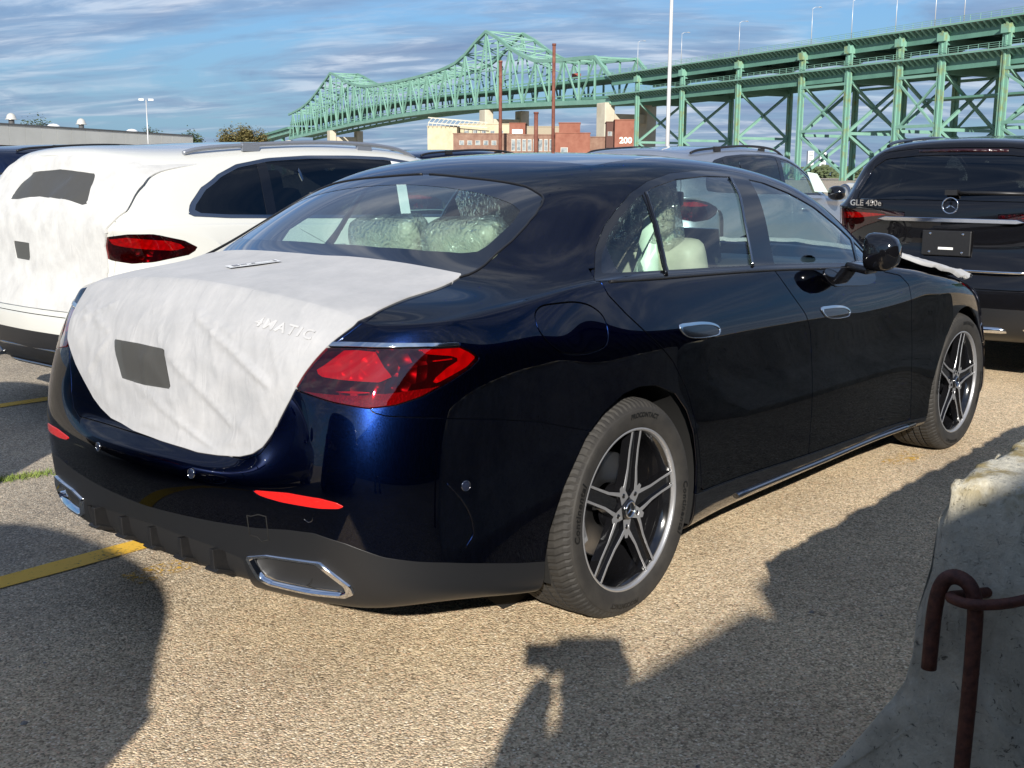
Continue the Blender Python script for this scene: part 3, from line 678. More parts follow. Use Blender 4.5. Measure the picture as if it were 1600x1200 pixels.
# lower middle of the cladding is the diffuser recess
DIF = szl_signed([(-1.11,-.4,.385),(-1.108,.0,.385),(-1.09,.27,.372),(-1.06,.385,.355),(-1.05,.41,.20),(-1.0,.41,.05),(-1.0,-.4,.05)])
diff, clad = take(clad, szp, DIF, None, .001)
both(body.flange(.012)).build('body_shell', M_navy, car)
both(bumper.flange(.010)).build('rear_bumper', M_navy, car)
cl = both(clad.flange(.012)).build('bumper_cladding', M_clad, car)
both(diff.offset(-.03)).build('diffuser', M_satin, car)
bl = both(bootlid.flange(.012)).build('boot_lid', M_navy, car)
both(hood.flange(.01)).build('bonnet', M_navy, car)
sill.flange(.01).build('side_sill', M_blackgloss, car); sill.flange(.01).mirror().build('side_sill', M_blackgloss, car)
headl.build('headlight', M_frit, car); headl.mirror().build('headlight', M_frit, car)
for sgn, nm in ((1, 'r'), (-1, 'l')):
    f = (lambda s_: s_) if sgn > 0 else (lambda s_: s_.mirror())
    rd, fd = rdoor, fdoor
    # flush handles
    hr = catmull([(.262,.903),(.33,.905),(.42,.900),(.49,.888),(.525,.870),(.515,.852),(.47,.848),(.36,.854),(.30,.866),(.275,.882)], 4, True)
    hf = [(x+1.075-(.0), z-.036) for x, z in hr]
    hr_in, rd = take(rd, XZ, hr, None, .0); hf_in, fd = take(fd, XZ, hf, None, .0)
    R_ = f(rd.flange(.012)).build('rear_door', M_navy, car); F_ = f(fd.flange(.012)).build('front_door', M_navy, car)
    for hin, poly, D_ in ((hr_in, hr, R_), (hf_in, hf, F_)):
        c = np.mean(poly, 0); inner = [tuple((np.array(p)-c)*(.94, .80)+c+np.array((.003,-.004))) for p in poly]
        face, ring = take(hin, XZ, inner, None, .0)
        hn = f(ring.offset(.005).flange(.008)).build('door_handle', M_chrome, D_)
        f(face.offset(.002)).build('handle_grip', M_blackgloss, D_)
    f(fuel.flange(.01)).build('fuel_flap', M_navy, car)
    f(refl.offset(.001).flange(.006)).build('bumper_reflector', M_redreflex, car)
    f(chr_.offset(.003).flange(.006)).build('taillight_trim', M_chrome, car)
    # tail lamp: clear dark red lens over a housing with bright reflectors
    tl = bpy.data.objects.new('taillight', None); link(tl, car)
    f(tail.offset(.001).flange(.016)).build('lens', M_redlens, tl)
    inner = tail.offset(-.014)
    def sub(ob, pts): return take(ob, szp, szl(pts), None, 0)
    A1, inner = sub(inner, [(-.988,.605,.878),(-.972,.628,.895),(-.943,.668,.930),(-.925,.70,.933),(-.90,.738,.931),(-.897,.765,.895),(-.888,.785,.872),(-.915,.765,.858),(-.945,.728,.860),(-.97,.68,.862),(-.99,.635,.866)])
    A2, inner = sub(inner, [(-.82,.812,.937),(-.72,.868,.936),(-.695,.878,.924),(-.684,.885,.909),(-.712,.878,.888),(-.795,.850,.852),(-.806,.84,.858),(-.765,.860,.890),(-.728,.873,.908),(-.752,.86,.918),(-.81,.822,.926)])
    A3, inner = sub(inner, [(-.80,.83,.908),(-.748,.86,.912),(-.748,.86,.906),(-.80,.83,.902)])
    A4, inner = sub(inner, [(-1.01,.575,.846),(-.985,.655,.841),(-.95,.71,.838),(-.90,.76,.842),(-.90,.76,.836),(-.95,.71,.830),(-.985,.655,.834),(-1.01,.575,.840)])
    A5, inner = sub(inner, [(-1.02,.55,.828),(-.985,.655,.826),(-.95,.71,.826),(-.90,.76,.830),(-.84,.81,.838),(-.80,.84,.842),(-.77,.865,.850),(-.77,.87,.78),(-.95,.75,.78),(-1.02,.6,.79)])
    f(inner).build('lamp_housing', M_redbase, tl)
    f(A1.offset(.008)).build('lamp_reflector', M_redbright, tl); f(A2.offset(.006)).build('lamp_reflector', M_redbright, tl)
    f(A3.offset(.009)).build('lamp_reflector', M_redbright, tl); f(A4.offset(.006)).build('light_guide', mat('pale_red_guide', (.5,.10,.12), .2), tl); f(A5.offset(.003)).build('lower_diffuser', mat('mid_red_diffuser', (.20,.010,.022), .3, 0, .5, bump=(160, .8, .004)), tl)
    # exhaust surround
    er = bpy.data.objects.new('exhaust_trim', None); link(er, car)
    f(exh_ring.offset(.010).flange(.035)).build('chrome_surround', M_chrome, er)
    f(exh_in.offset(-.035)).build('dark_insert', M_satin, er)
    t_ = MB(); yy = -.57*sgn
    t_.lathe([(.0, .03), (.034, .03), (.036, .0), (.040, .0), (.040, .09)], (-1.02, yy, .343), 20, 'x'); t_.build('tail_pipe', M_dark, er)
    # side glass
    g = dlo; DL = np.array(DLO)
    din = field(g.V, XZ, DLO); g0, frame = g.cut(din+.020)
    bp_rear = [(1.035,1.50),(1.018,1.389),(.962,1.225),(.908,1.042),(.90,.98)]; bp_front = [(1.16,1.50),(1.147,1.384),(1.117,1.222),(1.074,1.026),(1.07,.98)]
    pil, g0 = take(g0, XZ, bp_rear+bp_front[::-1], None, 0)
    qb, g0 = take(g0, XZ, [(.414,1.40),(.408,1.323),(.386,1.25),(.300,1.0),(.276,1.0),(.362,1.25),(.384,1.323),(.388,1.40)], None, 0)
    sail, g0 = take(g0, XZ, [(1.895,1.2),(1.812,.97),(1.838,.97),(1.92,1.2)], None, 0)
    # curved black edge print in the quarter glass
    cnt, qp = take(g0, XZ, [(.5,1.5),(3,1.5),(3,.9),(.30,.9),(.06,1.062),(.045,1.10),(.06,1.16),(.105,1.215),(.20,1.275),(.30,1.31),(.40,1.345)], None, 0)
    fr = frame.plus(sail).plus(qb)
    f(fr.offset(.001).flange(.008)).build('window_frame', M_blackgloss, car)
    f(pil.offset(.002).flange(.006)).build('pillar_trim', M_blackgloss, car)
    a_, b_ = cnt.cut(cnt.V[:,0]-1.05); a1, a2 = a_.cut(a_.V[:,0]-(.345+(a_.V[:,2]-1.19)*.42))
    for q in (a1, a2, b_): f(q.offset(-.003)).build('side_window', M_tint_side, car)
    f(qp.offset(-.003)).build('window_edge_print', M_frit, car)
    # bright belt and upright mouldings
    tb = MB(); ys = lambda x: -.8835
    for ln in ([(.968,1.225),(1.02,1.389)], ):
        pass
# moulding beside the door pillar, bright
def on_skin(sk, pts, off=.0):
    """3D points on the skin nearest to side-view points"""
    P = XZ(sk.V); o = []
    kk = np.where(sk.V[:,1] < -.5)[0]
    for x, z in pts:
        i = kk[np.argmin((P[kk,0]-x)**2+(P[kk,1]-z)**2)]; o.append(tuple(sk.V[i]+sk.N[i]*off))
    return o
for sg in (1, -1):
    for pts, rr, mt, nm in (([(1.012,1.372),(.99,1.31),(.955,1.20),(.925,1.11),(.905,1.050)], .0055, M_chrome2, 'window_moulding'),
                            ([(.396,1.322),(.374,1.25),(.33,1.15),(.292,1.06)], .0062, M_blackgloss, 'window_moulding'),
                            ([(.75,.232),(1.1,.220),(1.5,.213),(2.0,.213),(2.45,.216)], .011, M_chrome2, 'sill_strip')):
        q = on_skin(H, pts, .002); q = [(a, b*sg, c) for a, b, c in q]
        MB().tube(catmull(q, 4), rr, 8).build(nm, mt, car)
    MB().tube([(a, b*sg, c) for a, b, c in catmull(on_skin(H, [(-.05,1.063),(.2,1.054),(.6,1.044),(1.04,1.030),(1.5,1.010),(1.9,.990),(2.03,.984)], .001), 6)], .005, 8).build('belt_moulding', M_satin, car)
both(rwc.offset(-.002)).build('rear_window', M_tint, car); both(frit.offset(-.001)).build('rear_window_edge_print', M_frit, car)
both(ws.offset(-.002)).build('windscreen', glass('windscreen_glass', (.72,.82,.77), .8), car)
both(sr.offset(-.001)).build('glass_roof', M_frit, car)
# thin bright line along the rear window edge
ed = [(x, y) for x, y in RW if y >= .0]
P3 = []
kk = np.where((H.V[:,2] > 1.0) & (H.V[:,0] < .2))[0]
for x, y in catmull(ed, 6):
    i = kk[np.argmin((H.V[kk,0]-x)**2+(-H.V[kk,1]-y)**2)]; P3.append(H.V[i]+H.N[i]*.0005)
P3 = np.array(P3); P3[:,0] = np.convolve(np.pad(P3[:,0], 2, 'edge'), np.ones(5)/5, 'valid'); P3[:,1] = np.convolve(np.pad(P3[:,1], 2, 'edge'), np.ones(5)/5, 'valid'); P3[:,2] = np.convolve(np.pad(P3[:,2], 2, 'edge'), np.ones(5)/5, 'valid')
for sg in (1, -1): MB().tube([(a, b*sg, c) for a, b, c in P3], .0035, 6).build('window_seal', M_satin, car)
# inner shell (trim seen through the glass)
for A_, B_, M_ in ((XZ, DLO, SIDE), (XY, RW, lambda V: (V[:,2] > .98) & (V[:,0] < .3)), (XY, WS, lambda V: (V[:,2] > .96) & (V[:,0] > 1.3)), (XZ, ARCH_R, SIDE), (XZ, ARCH_F, SIDE)):
    INN = take(INN, A_, B_, M_, .004)[1]
roofpart, low = INN.cut(1.02-INN.V[:,2]+0.0)
both(roofpart).build('headliner', M_grey_int, car); both(low).build('inner_panels', M_blk_int, car)
# wheel housings, floor
for x in (0, 2.96):
    for sg in (1, -1):
        L_ = MB(); n = 24; Vv = []
        for i in range(n+1):
            a = -.35+(math.pi+.7)*i/n
            for y in (-.905, -.58): Vv.append((x+.405*math.cos(a), y*sg, .35+.405*math.sin(a)))
        L_.add(Vv, [(2*i, 2*i+1, 2*i+3, 2*i+2) for i in range(n)], True)
        L_.add([(x+.41*math.cos(k*math.pi/12), -.58*sg, .35+.41*math.sin(k*math.pi/12)) for k in range(24)], [tuple(range(24))])
        L_.build('wheel_housing', M_dark, car)
MB().box((1.45,0,.215), (4.0,1.40,.03)).build('underbody', M_dark, car)
MB().box((-.62,0,.30), (.44,1.25,.10)).build('silencer', M_dark, car)
# interior
def rbox(c, d, r_=.05, rot=None, seg=3):
    bm = bmesh.new(); bmesh.ops.create_cube(bm, size=1); bmesh.ops.scale(bm, vec=d, verts=bm.verts)
    bmesh.ops.bevel(bm, geom=list(bm.edges), offset=r_, segments=seg, profile=.6, affect='EDGES')
    Mx = Matrix.Translation(c) @ (rot.to_4x4() if rot is not None else Matrix.Identity(4)); bmesh.ops.transform(bm, matrix=Mx, verts=bm.verts)
    V = [tuple(v.co) for v in bm.verts]; F = [tuple(v.index for v in f.verts) for f in bm.faces]; bm.free(); return V, F
def rbo(name, parts, mt, parent=None, **k):
    mb = MB()
    for p in parts: V, F = rbox(*p); mb.add(V, F, True)
    return mb.build(name, mt, parent, **k)
ry = lambda a: Matrix.Rotation(R(a), 3, 'Y')
for y in (-.37, .37):
    s_ = rbo('front_seat', [((1.28,y,.62),(.52,.50,.16),.06), ((1.0,y,.86),(.14,.46,.58),.06,ry(-20))], M_cream, car)
    rbo('headrest', [((.845,y,1.245),(.10,.27,.19),.045,ry(-14))], M_cream, s_)
    V, F = rbox((.85,y,1.22),(.14,.32,.26),.06,ry(-14)); V = [(v[0]+.015*math.sin(v[2]*40+v[1]*9), v[1]+.012*math.sin(v[2]*31), v[2]) for v in V]
    obj('seat_film', V, F, M_film, s_, smooth=True)
b_ = rbo('rear_seat', [((.12,0,.62),(.50,1.30,.16),.06), ((-.15,0,.84),(.16,1.30,.44),.07,ry(-24))], M_cream, car)
for y in (-.345, .01):
    hr_ = rbo('headrest', [((-.12,y,1.150),(.10,.30,.17),.05,ry(-18))], M_cream, b_)
    V, F = rbox((-.118,y,1.145),(.13,.335,.195),.06,ry(-18),4); V = [(v[0]+.010*math.sin(v[1]*55+v[2]*20), v[1], v[2]+.008*math.sin(v[1]*38)) for v in V]
    obj('seat_film', V, F, M_film, hr_, smooth=True)
rbo('headrest', [((-.235,0,1.075),(.09,.20,.10),.04,ry(-18))], M_cream, b_)
MB().box((-.30,0,1.108), (.25,.98,.02)).build('parcel_shelf', mat('pale_parcel_shelf', (.60,.62,.52), .85), car)
rbo('dashboard', [((2.02,0,.90),(.42,1.42,.20),.07)], M_blk_int, car)
sw = MB(); sw.tube([(1.60+.12*math.cos(a)*.35, .37+.185*math.sin(a), .93+.185*math.cos(a)) for a in np.linspace(0, 2*math.pi, 33)[:-1]], .016, 8, closed=True); sw.bar((1.62,.20,.93), (1.62,.54,.93), .03, .05); sw.build('steering_wheel', M_blk_int, car)
rbo('centre_screen', [((1.82,0,1.04),(.02,.34,.20),.008,ry(-14))], M_frit, car)
rbo('rear_view_mirror', [((1.55,0,1.275),(.03,.25,.065),.012)], M_blk_int, car)
pp = MB(); pp.add([(1.50,-.02,1.20),(1.50,.16,1.20),(1.47,.15,1.30),(1.47,-.01,1.30)], [(0,1,2,3)]); pp.build('mirror_reflection', mat('pale_green_reflection', (.50,.72,.62), .7), car)  # bright reflection in the rear-view mirror, painted as a pale green card
# film peak hung over the right front headrest (seen through the rear door)
fp = []
for i in range(7):
    for j in range(9):
        t = i/6; u_ = (j/8-.5)*(.10+.62*t); fp.append((.83+u_*.55+.03*math.sin(j*2.1+i), -.46-.03*math.cos(j*1.7)+.02*t, 1.30-.36*t))
obj('seat_film', fp, [(i*9+j, i*9+j+1, (i+1)*9+j+1, (i+1)*9+j) for i in range(6) for j in range(8)], mat('milky_film', (.60,.68,.56), .35, spec=.5), car, smooth=True)
# door mirrors
for sg in (1, -1):
    mr = bpy.data.objects.new('door_mirror', None); link(mr, car)
    V = []; n = 20; ys = [-.925, -.932, -.948, -.970, -.995, -1.020, -1.042, -1.056, -1.060]
    ks = [.86, .95, 1.0, 1.0, .98, .90, .72, .42, .02]
    for y, k in zip(ys, ks):
        for q in range(n):
            a = 2*math.pi*q/n; ca, sa = math.cos(a), math.sin(a)
            ex = .098 if ca > 0 else .052
            V.append((1.70+ex*k*np.sign(ca)*abs(ca)**.75, y*sg, 1.072+.079*k*np.sign(sa)*abs(sa)**.8-.012*(abs(y)-1)))
    obj('mirror_housing', V, [(i*n+q, i*n+(q+1) % n, (i+1)*n+(q+1) % n, (i+1)*n+q) if sg > 0 else (i*n+q, (i+1)*n+q, (i+1)*n+(q+1) % n, i*n+(q+1) % n) for i in range(len(ys)-1) for q in range(n)], M_blackgloss, mr, smooth=True)
    V = [(1.715+.060*np.sign(math.cos(a))*abs(math.cos(a))**.7, -.927*sg, 1.073+.055*np.sign(math.sin(a))*abs(math.sin(a))**.8) for a in np.linspace(0, 2*math.pi, 29)[:-1]]
    obj('mirror_glass', V, [tuple(range(28))], mat('mirror_silver', (.6,.62,.64), .01, 1), mr)
    base = take(fdoor, XZ, catmull([(1.455,.985),(1.47,1.003),(1.60,1.002),(1.84,.992),(1.93,.975),(1.935,.945),(1.88,.925),(1.62,.933),(1.50,.945)], 4, True), None, 0)[0]
    (base if sg > 0 else base.mirror()).offset(.006).flange(.006).build('mirror_foot', M_blackgloss, mr)
    V, F = rbox((1.735, -.890*sg, 1.003), (.115,.105,.034), .014, Matrix.Rotation(.18*sg, 3, 'X')); obj('mirror_arm', V, F, M_blackgloss, mr, smooth=True)
# diffuser fins, sensors, tow cover, crease vents
for y in (-.30, -.15, 0, .15, .30):
    f_ = MB(); f_.prism([(-1.115,.372),(-1.112,.312),(-1.05,.275),(-.90,.27),(-.95,.36)], 'y', y-.009, y+.009)
    f_.prism([(-1.105,.318),(-1.118,.312),(-1.11,.304),(-1.03,.282),(-1.03,.29)], 'y', y-.02, y+.03); f_.build('diffuser_fin', M_satin, car, bevel=.002)
def ring_on(x, y, z, nx, ny, nz, r_, mt, name):
    mb = MB(); mb.lathe([(0, .0012), (r_*.95, .0012), (r_, .0006), (r_*1.02, -.003)], n=28); o = mb.build(name, mt, car)
    o.rotation_euler = Vector((nx,ny,nz)).to_track_quat('Z','Y').to_euler(); o.location = (x, y, z); return o
M_sens = mat('navy_sensor_face', (.01,.014,.03), .15, 0, .8)
for (x, y, z, az) in ((-1.049,-.635,.515,195),(-.744,-.901,.582,256),(-1.121,-.235,.574,186)):
    for sg in (1, -1):
        a = R(az); o = ring_on(x, y*sg, z, math.cos(a), math.sin(a)*sg, 0, .013, M_sens, 'parking_sensor')
        g_ = MB(); g_.lathe([(.0126,.0010),(.0128,.0018),(.0138,.0018),(.0140,-.002)], n=28); q = g_.build('sensor_ring', M_chrome2, o)
for sg in (1, -1):
    q = on_skin(bumper, [(-.80,.60),(-.765,.555),(-.735,.505),(-.722,.475),(-.722,.45),(-.742,.42)], .000)
    MB().tube([(a, b*sg, c) for a, b, c in catmull(q, 5)], [.001+.0022*math.sin(math.pi*i/25) for i in range(26)], 8).build('bumper_crease', M_navy, car)
tcp = szl([(-1.09,.434,.487),(-1.083,.485,.495),(-1.080,.497,.488),(-1.074,.503,.435),(-1.076,.495,.428),(-1.084,.443,.430),(-1.088,.436,.437),(-1.09,.434,.487)])
for sk_, nm_, mt_ in ((SED, 'tow_cover_outline', M_dark),):
    k_ = np.where(H.V[:,0] < -.9)[0]; S2 = szp(H.V[k_]); q = []
    for p in catmull([(a, b, 0) for a, b in tcp], 3): i = k_[np.argmin((S2[:,0]-p[0])**2+(S2[:,1]-p[1])**2)]; q.append(tuple(H.V[i]+H.N[i]*.0002))
    MB().tube(q, .0016, 5).build(nm_, M_dark, car)
# wheels
wh = make_wheel('wheel', car); wh.location = (0, -.922, .352)
for (x, y, rz, rr) in ((2.96,-.918,R(-1.5),.05), (0,.922,math.pi,0), (2.96,.918,math.pi,0)):
    c = copy_tree(wh, car); c.location = (x, y, .352); c.rotation_euler = (0, rr, rz)
# ------------------------------------------------------------------ fabric covers lying on the cars
def vnoise(P, seed=0):
    P = np.asarray(P, float); i = np.floor(P).astype(int); f = P-i; f = f*f*(3-2*f)
    def h(a): 
        n = (a[:,0]*374761393 + a[:,1]*668265263 + a[:,2]*2147483647 % 1000003*97 + seed*1442695) & 0x7fffffff
        n = (n ^ (n >> 13))*1274126177 & 0x7fffffff; n = (n ^ (n >> 16)) & 0xffff
        return n/65535.
    r_ = 0
    for a in (0,1):
        for b in (0,1):
            for c in (0,1):
                w_ = (f[:,0] if a else 1-f[:,0])*(f[:,1] if b else 1-f[:,1])*(f[:,2] if c else 1-f[:,2])
                r_ = r_+w_*h(i+np.array([a,b,c]))
    return r_
def folds(P, ang, sc, seed, stretch=4):
    """ridged, stretched noise: long creases running along angle ang in the 2D coordinates P"""
    c, s_ = math.cos(ang), math.sin(ang); u_ = P[:,0]*c+P[:,1]*s_; v_ = -P[:,0]*s_+P[:,1]*c
    w_ = vnoise(np.stack([u_*1.7, v_*1.7, 0*u_+seed], 1), seed+5)*.6
    n = vnoise(np.stack([u_*sc/stretch, (v_+w_*.25)*sc, 0*u_+seed*3.1], 1), seed)
    return 1-np.abs(2*n-1)
def crease_lines(P, lines, wd):
    d = np.zeros(len(P))
    for (a, b, h) in lines: d = np.maximum(d, h*np.exp(-(ldist(P, [a, b])/wd)**2))
    return d
# boot cover in (x+z, y); right side is y<0
CLR = [(.653,-.613),(.50,-.628),(.37,-.637),(.26,-.652),(.177,-.660),(.10,-.648),(.026,-.622),(-.102,-.586),(-.22,-.548),(-.332,-.498),(-.385,-.468),(-.415,-.435),(-.435,-.39),(-.452,-.30),(-.462,-.216)]
CLL = [(-.458,-.05),(-.452,.02),(-.445,.10),(-.425,.18),(-.415,.24),(-.385,.31),(-.355,.36),(-.30,.425),(-.25,.48),(-.155,.563),(-.07,.597),(.03,.622),(.12,.645),(.20,.650),(.37,.640),(.50,.633),(.64,.615)]
CLF = [(.632,.50),(.618,.30),(.606,.10),(.602,-.06),(.604,-.12),(.618,-.20),(.628,-.34),(.64,-.48)]
CLOTH = CLR+CLL+CLF
cs = take(SED, QY, CLOTH, lambda V: (V[:,0] < -.3) & (V[:,2] > .5), None)[0] if False else SED.cut(field(SED.V, QY, CLOTH, lambda V: (V[:,0] < -.3) & (V[:,2] > .5)))[0]
PLW = [(-.24,0)]
pm = lambda V: np.stack([V[:,1], V[:,2]], 1)
win, cs = take(cs, pm, [(.236,.886),(.10,.888),(-.031,.885),(-.076,.779),(.06,.775),(.176,.780)], lambda V: V[:,0] < -.98, None) if False else (lambda d: (cs.cut(d)[0], cs.cut(d)[1]))(field(cs.V, pm, [(.236,.886),(.10,.888),(-.031,.885),(-.076,.779),(.06,.775),(.176,.780)], lambda V: V[:,0] < -.98))
edge_fall = True
def drape(sk, base, extra=None):
    P = QY(sk.V); face = 1/(1+np.exp((P[:,0]-.03)*40))
    d = base + face*(.004*folds(P, R(62), 8, 1)**3 + .0045*folds(P, R(-38), 7, 2)**5 + .0035*folds(P, R(25), 15, 3, 3)**5 + .003*folds(P, R(-70), 18, 21, 5)**5) + .0012*folds(P, R(80), 9, 4)**2*(1-face)
    d = d + crease_lines(P, [((-.02,-.13),(-.19,-.47),.012),((.01,-.10),(-.06,-.30),.008),((-.07,.47),(.0,.31),.010),((-.02,.50),(-.11,.30),.007),((-.17,-.05),(-.33,-.34),.008),((-.28,.10),(-.44,-.30),.006),((-.15,.28),(-.33,.46),.007),((.06,.05),(-.13,.0),.006)], .008)*(face*.8+.2)
    d = d + face*.005*np.exp(-(((P[:,0]+.22)/.10)**2+((P[:,1]-.08)/.22)**2)) + face*.004*vnoise(np.stack([P[:,0]*5, P[:,1]*5, 0*P[:,0]], 1), 9)
    if edge_fall: d = base*.8+(d-base*.8)*np.clip(-sdist(P, CLOTH)/.05, 0, 1)
    V = sk.V+sk.N*d[:,None]
    n = vnormals(V, sk.F); n = np.where((n*sk.N).sum(1, keepdims=True) < 0, -n, n); return Sk(V, n, sk.F)
drs = drape(cs, .006); bc = drs.flange(.018).build('boot_cover', M_fleece, None, label='white fleece sheet taped over the boot of the navy saloon', cat='car cover')
drape(win, .007).build('mesh_window', M_mesh, bc)
def on_full(q, y, off=.012):
    P = QY(SED.V); k = np.where((SED.V[:,0] < -.3) & (SED.V[:,2] > .5))[0]; i = k[np.argmin((P[k,0]-q)**2+(P[k,1]-y)**2)]; return SED.V[i]+SED.N[i]*off, SED.N[i]
# sticker on the deck and lettering pressing through the sheet
p0, n0 = on_full(.40, .03, .006); n0 = (lambda q: q/np.linalg.norm(q))(n0)
st = MB(); xd = Vector((.92,-.35,0)); xd = (xd-Vector(n0)*xd.dot(Vector(n0))).normalized(); yd = Vector((n0[0],n0[1],n0[2])).cross(xd)
def rect(c, xd, yd, w_, h_, off=0, n_=None):
    c = Vector(c)+(Vector(n_)*off if n_ is not None else Vector((0,0,0))); return [c-xd*w_/2-yd*h_/2, c+xd*w_/2-yd*h_/2, c+xd*w_/2+yd*h_/2, c-xd*w_/2+yd*h_/2]
p0 = Vector(p0)+Vector(n0)*.006; st.add(rect(p0, xd, yd, .16, .062), [(0,1,2,3)]); so = st.build('paper_sticker', mat('white_paper', (.78,.78,.76), .5), bc)
st = MB()
for k, (a, b, ww, hh) in enumerate([(-.055,0,.02,.035),(-.03,.012,.02,.006),(-.03,-.004,.02,.006),(.025,.018,.09,.004),(.025,-.018,.09,.004),(.068,0,.006,.034),(.0,0,.012,.012)]):
    st.add(rect(Vector(p0)+xd*a+yd*b+Vector(n0)*.0012, xd, yd, ww, hh), [(0,1,2,3)])
st.build('sticker_print', mat('grey_print', (.25,.25,.27), .6), so, kind='stuff')
def wrap_deck(v):
    p, n_ = on_full(-.005-v[1]*0, 0, 0); return None
Vt, Ft = text_geo('4MATIC', .050, .0030, bold=.0012, spacing=1.25)
W = []
for v in Vt:
    P_ = QY(drs.V); i = np.argmin((P_[:,0]-(.005+v[1]*1.2))**2+(P_[:,1]-(-.465-v[0]))**2); d_ = np.array([.005+v[1]*1.2-P_[i,0], -.465-v[0]-P_[i,1]])
    W.append(tuple(drs.V[i]+drs.N[i]*(.0012+max(v[2], 0)*.3)+np.array([d_[0]*.45, d_[1], d_[0]*.55])))
obj('raised_lettering', W, Ft, mat('fabric_emboss', (.43,.43,.43), .7), bc)
# bonnet cover
HCP = catmull([(2.50,.80),(2.62,.885),(2.80,.90),(2.98,.905),(3.12,.885),(3.16,.80),(3.30,.70),(3.34,.4),(3.34,0),(3.34,-.4),(3.3,-.7),(3.14,-.84),(2.85,-.86),(2.6,-.82),(2.50,-.6),(2.56,-.2),(2.58,.2),(2.54,.6)], 4, True)
hc_ = SED.cut(field(SED.V, lambda V: V[:,:2]*[1,-1], HCP, lambda V: (V[:,0] > 2.3) & (V[:,2] > .74)))[0]
P = hc_.V[:,:2]; dd = .012+.055*vnoise(np.stack([P[:,0]*4, P[:,1]*3, 0*P[:,0]], 1), 3)+.016*folds(P, R(35), 9, 6)**2+.012*folds(P, R(-60), 12, 8)**2
V = hc_.V+np.array([0,0,1.])*dd[:,None]; n_ = vnormals(V, hc_.F); n_ = np.where(n_[:,2:3] < 0, -n_, n_)
Sk(V, n_, hc_.F).flange(.02).build('bonnet_cover', M_fleece, None, label='crumpled white fleece sheet draped over the bonnet of the navy saloon', cat='car cover')

# ------------------------------------------------------------------ sport utility vehicles
STS = [
 (3.50,.70,.90,[(.04,.6,.925),(.07,.47,.94),(.09,.33,.95),(.11,.17,.955),(.12,0,.96)]),
 (3.36,.80,.965,[(.03,.70,.99),(.05,.55,1.01),(.06,.38,1.02),(.07,.19,1.025),(.07,0,1.03)]),
 (3.05,.875,1.01,[(0,.77,1.03),(0,.61,1.05),(0,.42,1.065),(0,.21,1.07),(0,0,1.075)]),
 (2.65,.895,1.045,[(0,.79,1.065),(0,.64,1.085),(0,.44,1.105),(0,.22,1.11),(0,0,1.115)]),
 (2.30,.90,1.065,[(0,.82,1.085),(0,.66,1.11),(.02,.46,1.13),(.03,.23,1.14),(.03,0,1.145)]),
 (2.05,.898,1.078,[(.02,.83,1.10),(.10,.71,1.13),(.17,.52,1.15),(.22,.28,1.165),(.25,0,1.17)]),
 (1.78,.893,1.09,[(0,.86,1.12),(.03,.79,1.23),(.09,.64,1.31),(.18,.36,1.335),(.22,0,1.345)]),
 (1.48,.89,1.10,[(0,.86,1.13),(0,.79,1.31),(.03,.69,1.455),(.10,.40,1.49),(.14,0,1.50)]),
 (1.18,.89,1.105,[(0,.86,1.135),(0,.785,1.36),(0,.67,1.55),(.02,.38,1.59),(.04,0,1.60)]),
 (.85,.89,1.11,[(0,.86,1.14),(0,.782,1.38),(0,.66,1.58),(0,.37,1.622),(0,0,1.634)]),
 (.5,.89,1.115,[(0,.86,1.145),(0,.78,1.385),(0,.66,1.588),(0,.37,1.63),(0,0,1.64)]),
 (.15,.89,1.12,[(0,.86,1.15),(0,.778,1.38),(0,.655,1.58),(0,.37,1.623),(0,0,1.635)]),
 (-.20,.89,1.13,[(0,.86,1.16),(0,.775,1.37),(0,.645,1.558),(0,.37,1.605),(0,0,1.618)]),
 (-.50,.885,1.135,[(0,.855,1.165),(0,.768,1.36),(0,.63,1.528),(0,.36,1.582),(0,0,1.597)]),
 (-.70,.865,1.135,[(0,.835,1.165),(-.01,.752,1.34),(-.03,.61,1.495),(-.06,.35,1.556),(-.07,0,1.57)]),
 (-.80,.84,1.13,[(0,.81,1.155),(.0,.735,1.27),(.0,.61,1.39),(-.01,.35,1.44),(-.01,0,1.45)]),
 (-.87,.80,1.12,[(-.01,.775,1.14),(-.01,.71,1.20),(-.01,.59,1.27),(-.02,.35,1.30),(-.02,0,1.31)]),
 (-.91,.755,1.11,[(-.01,.70,1.12),(-.02,.61,1.14),(-.03,.48,1.155),(-.04,.27,1.16),(-.045,0,1.165)]),
]
def rowS(z, pts): return [(p[0], p[1], (p[2] if len(p) > 2 else z)) for p in pts]
REARS = [
 rowS(.27,[(-.42,.78,.22),(-.58,.77,.25),(-.68,.72,.27),(-.76,.66),(-.80,.57),(-.83,.45),(-.85,.30),(-.86,.15),(-.86,0)]),
 rowS(.33,[(-.45,.92,.26),(-.62,.895,.30),(-.76,.845),(-.86,.76),(-.92,.65),(-.955,.52),(-.98,.34),(-.99,.17),(-.995,0)]),
 rowS(.48,[(-.45,.93,.42),(-.63,.915,.46),(-.79,.865),(-.90,.78),(-.965,.67),(-1.0,.53),(-1.025,.34),(-1.035,.17),(-1.04,0)]),
 rowS(.66,[(-.45,.932),(-.63,.918),(-.79,.87),(-.895,.785),(-.96,.67),(-.995,.53),(-1.015,.34),(-1.025,.17),(-1.03,0)]),
 rowS(.84,[(-.46,.928),(-.63,.91),(-.77,.86),(-.86,.775),(-.91,.67),(-.94,.53),(-.955,.34),(-.965,.17),(-.97,0)]),
 rowS(1.0,[(-.48,.915),(-.65,.89),(-.78,.84),(-.86,.765),(-.91,.66),(-.935,.52),(-.955,.34),(-.965,.17),(-.97,0)]),
]
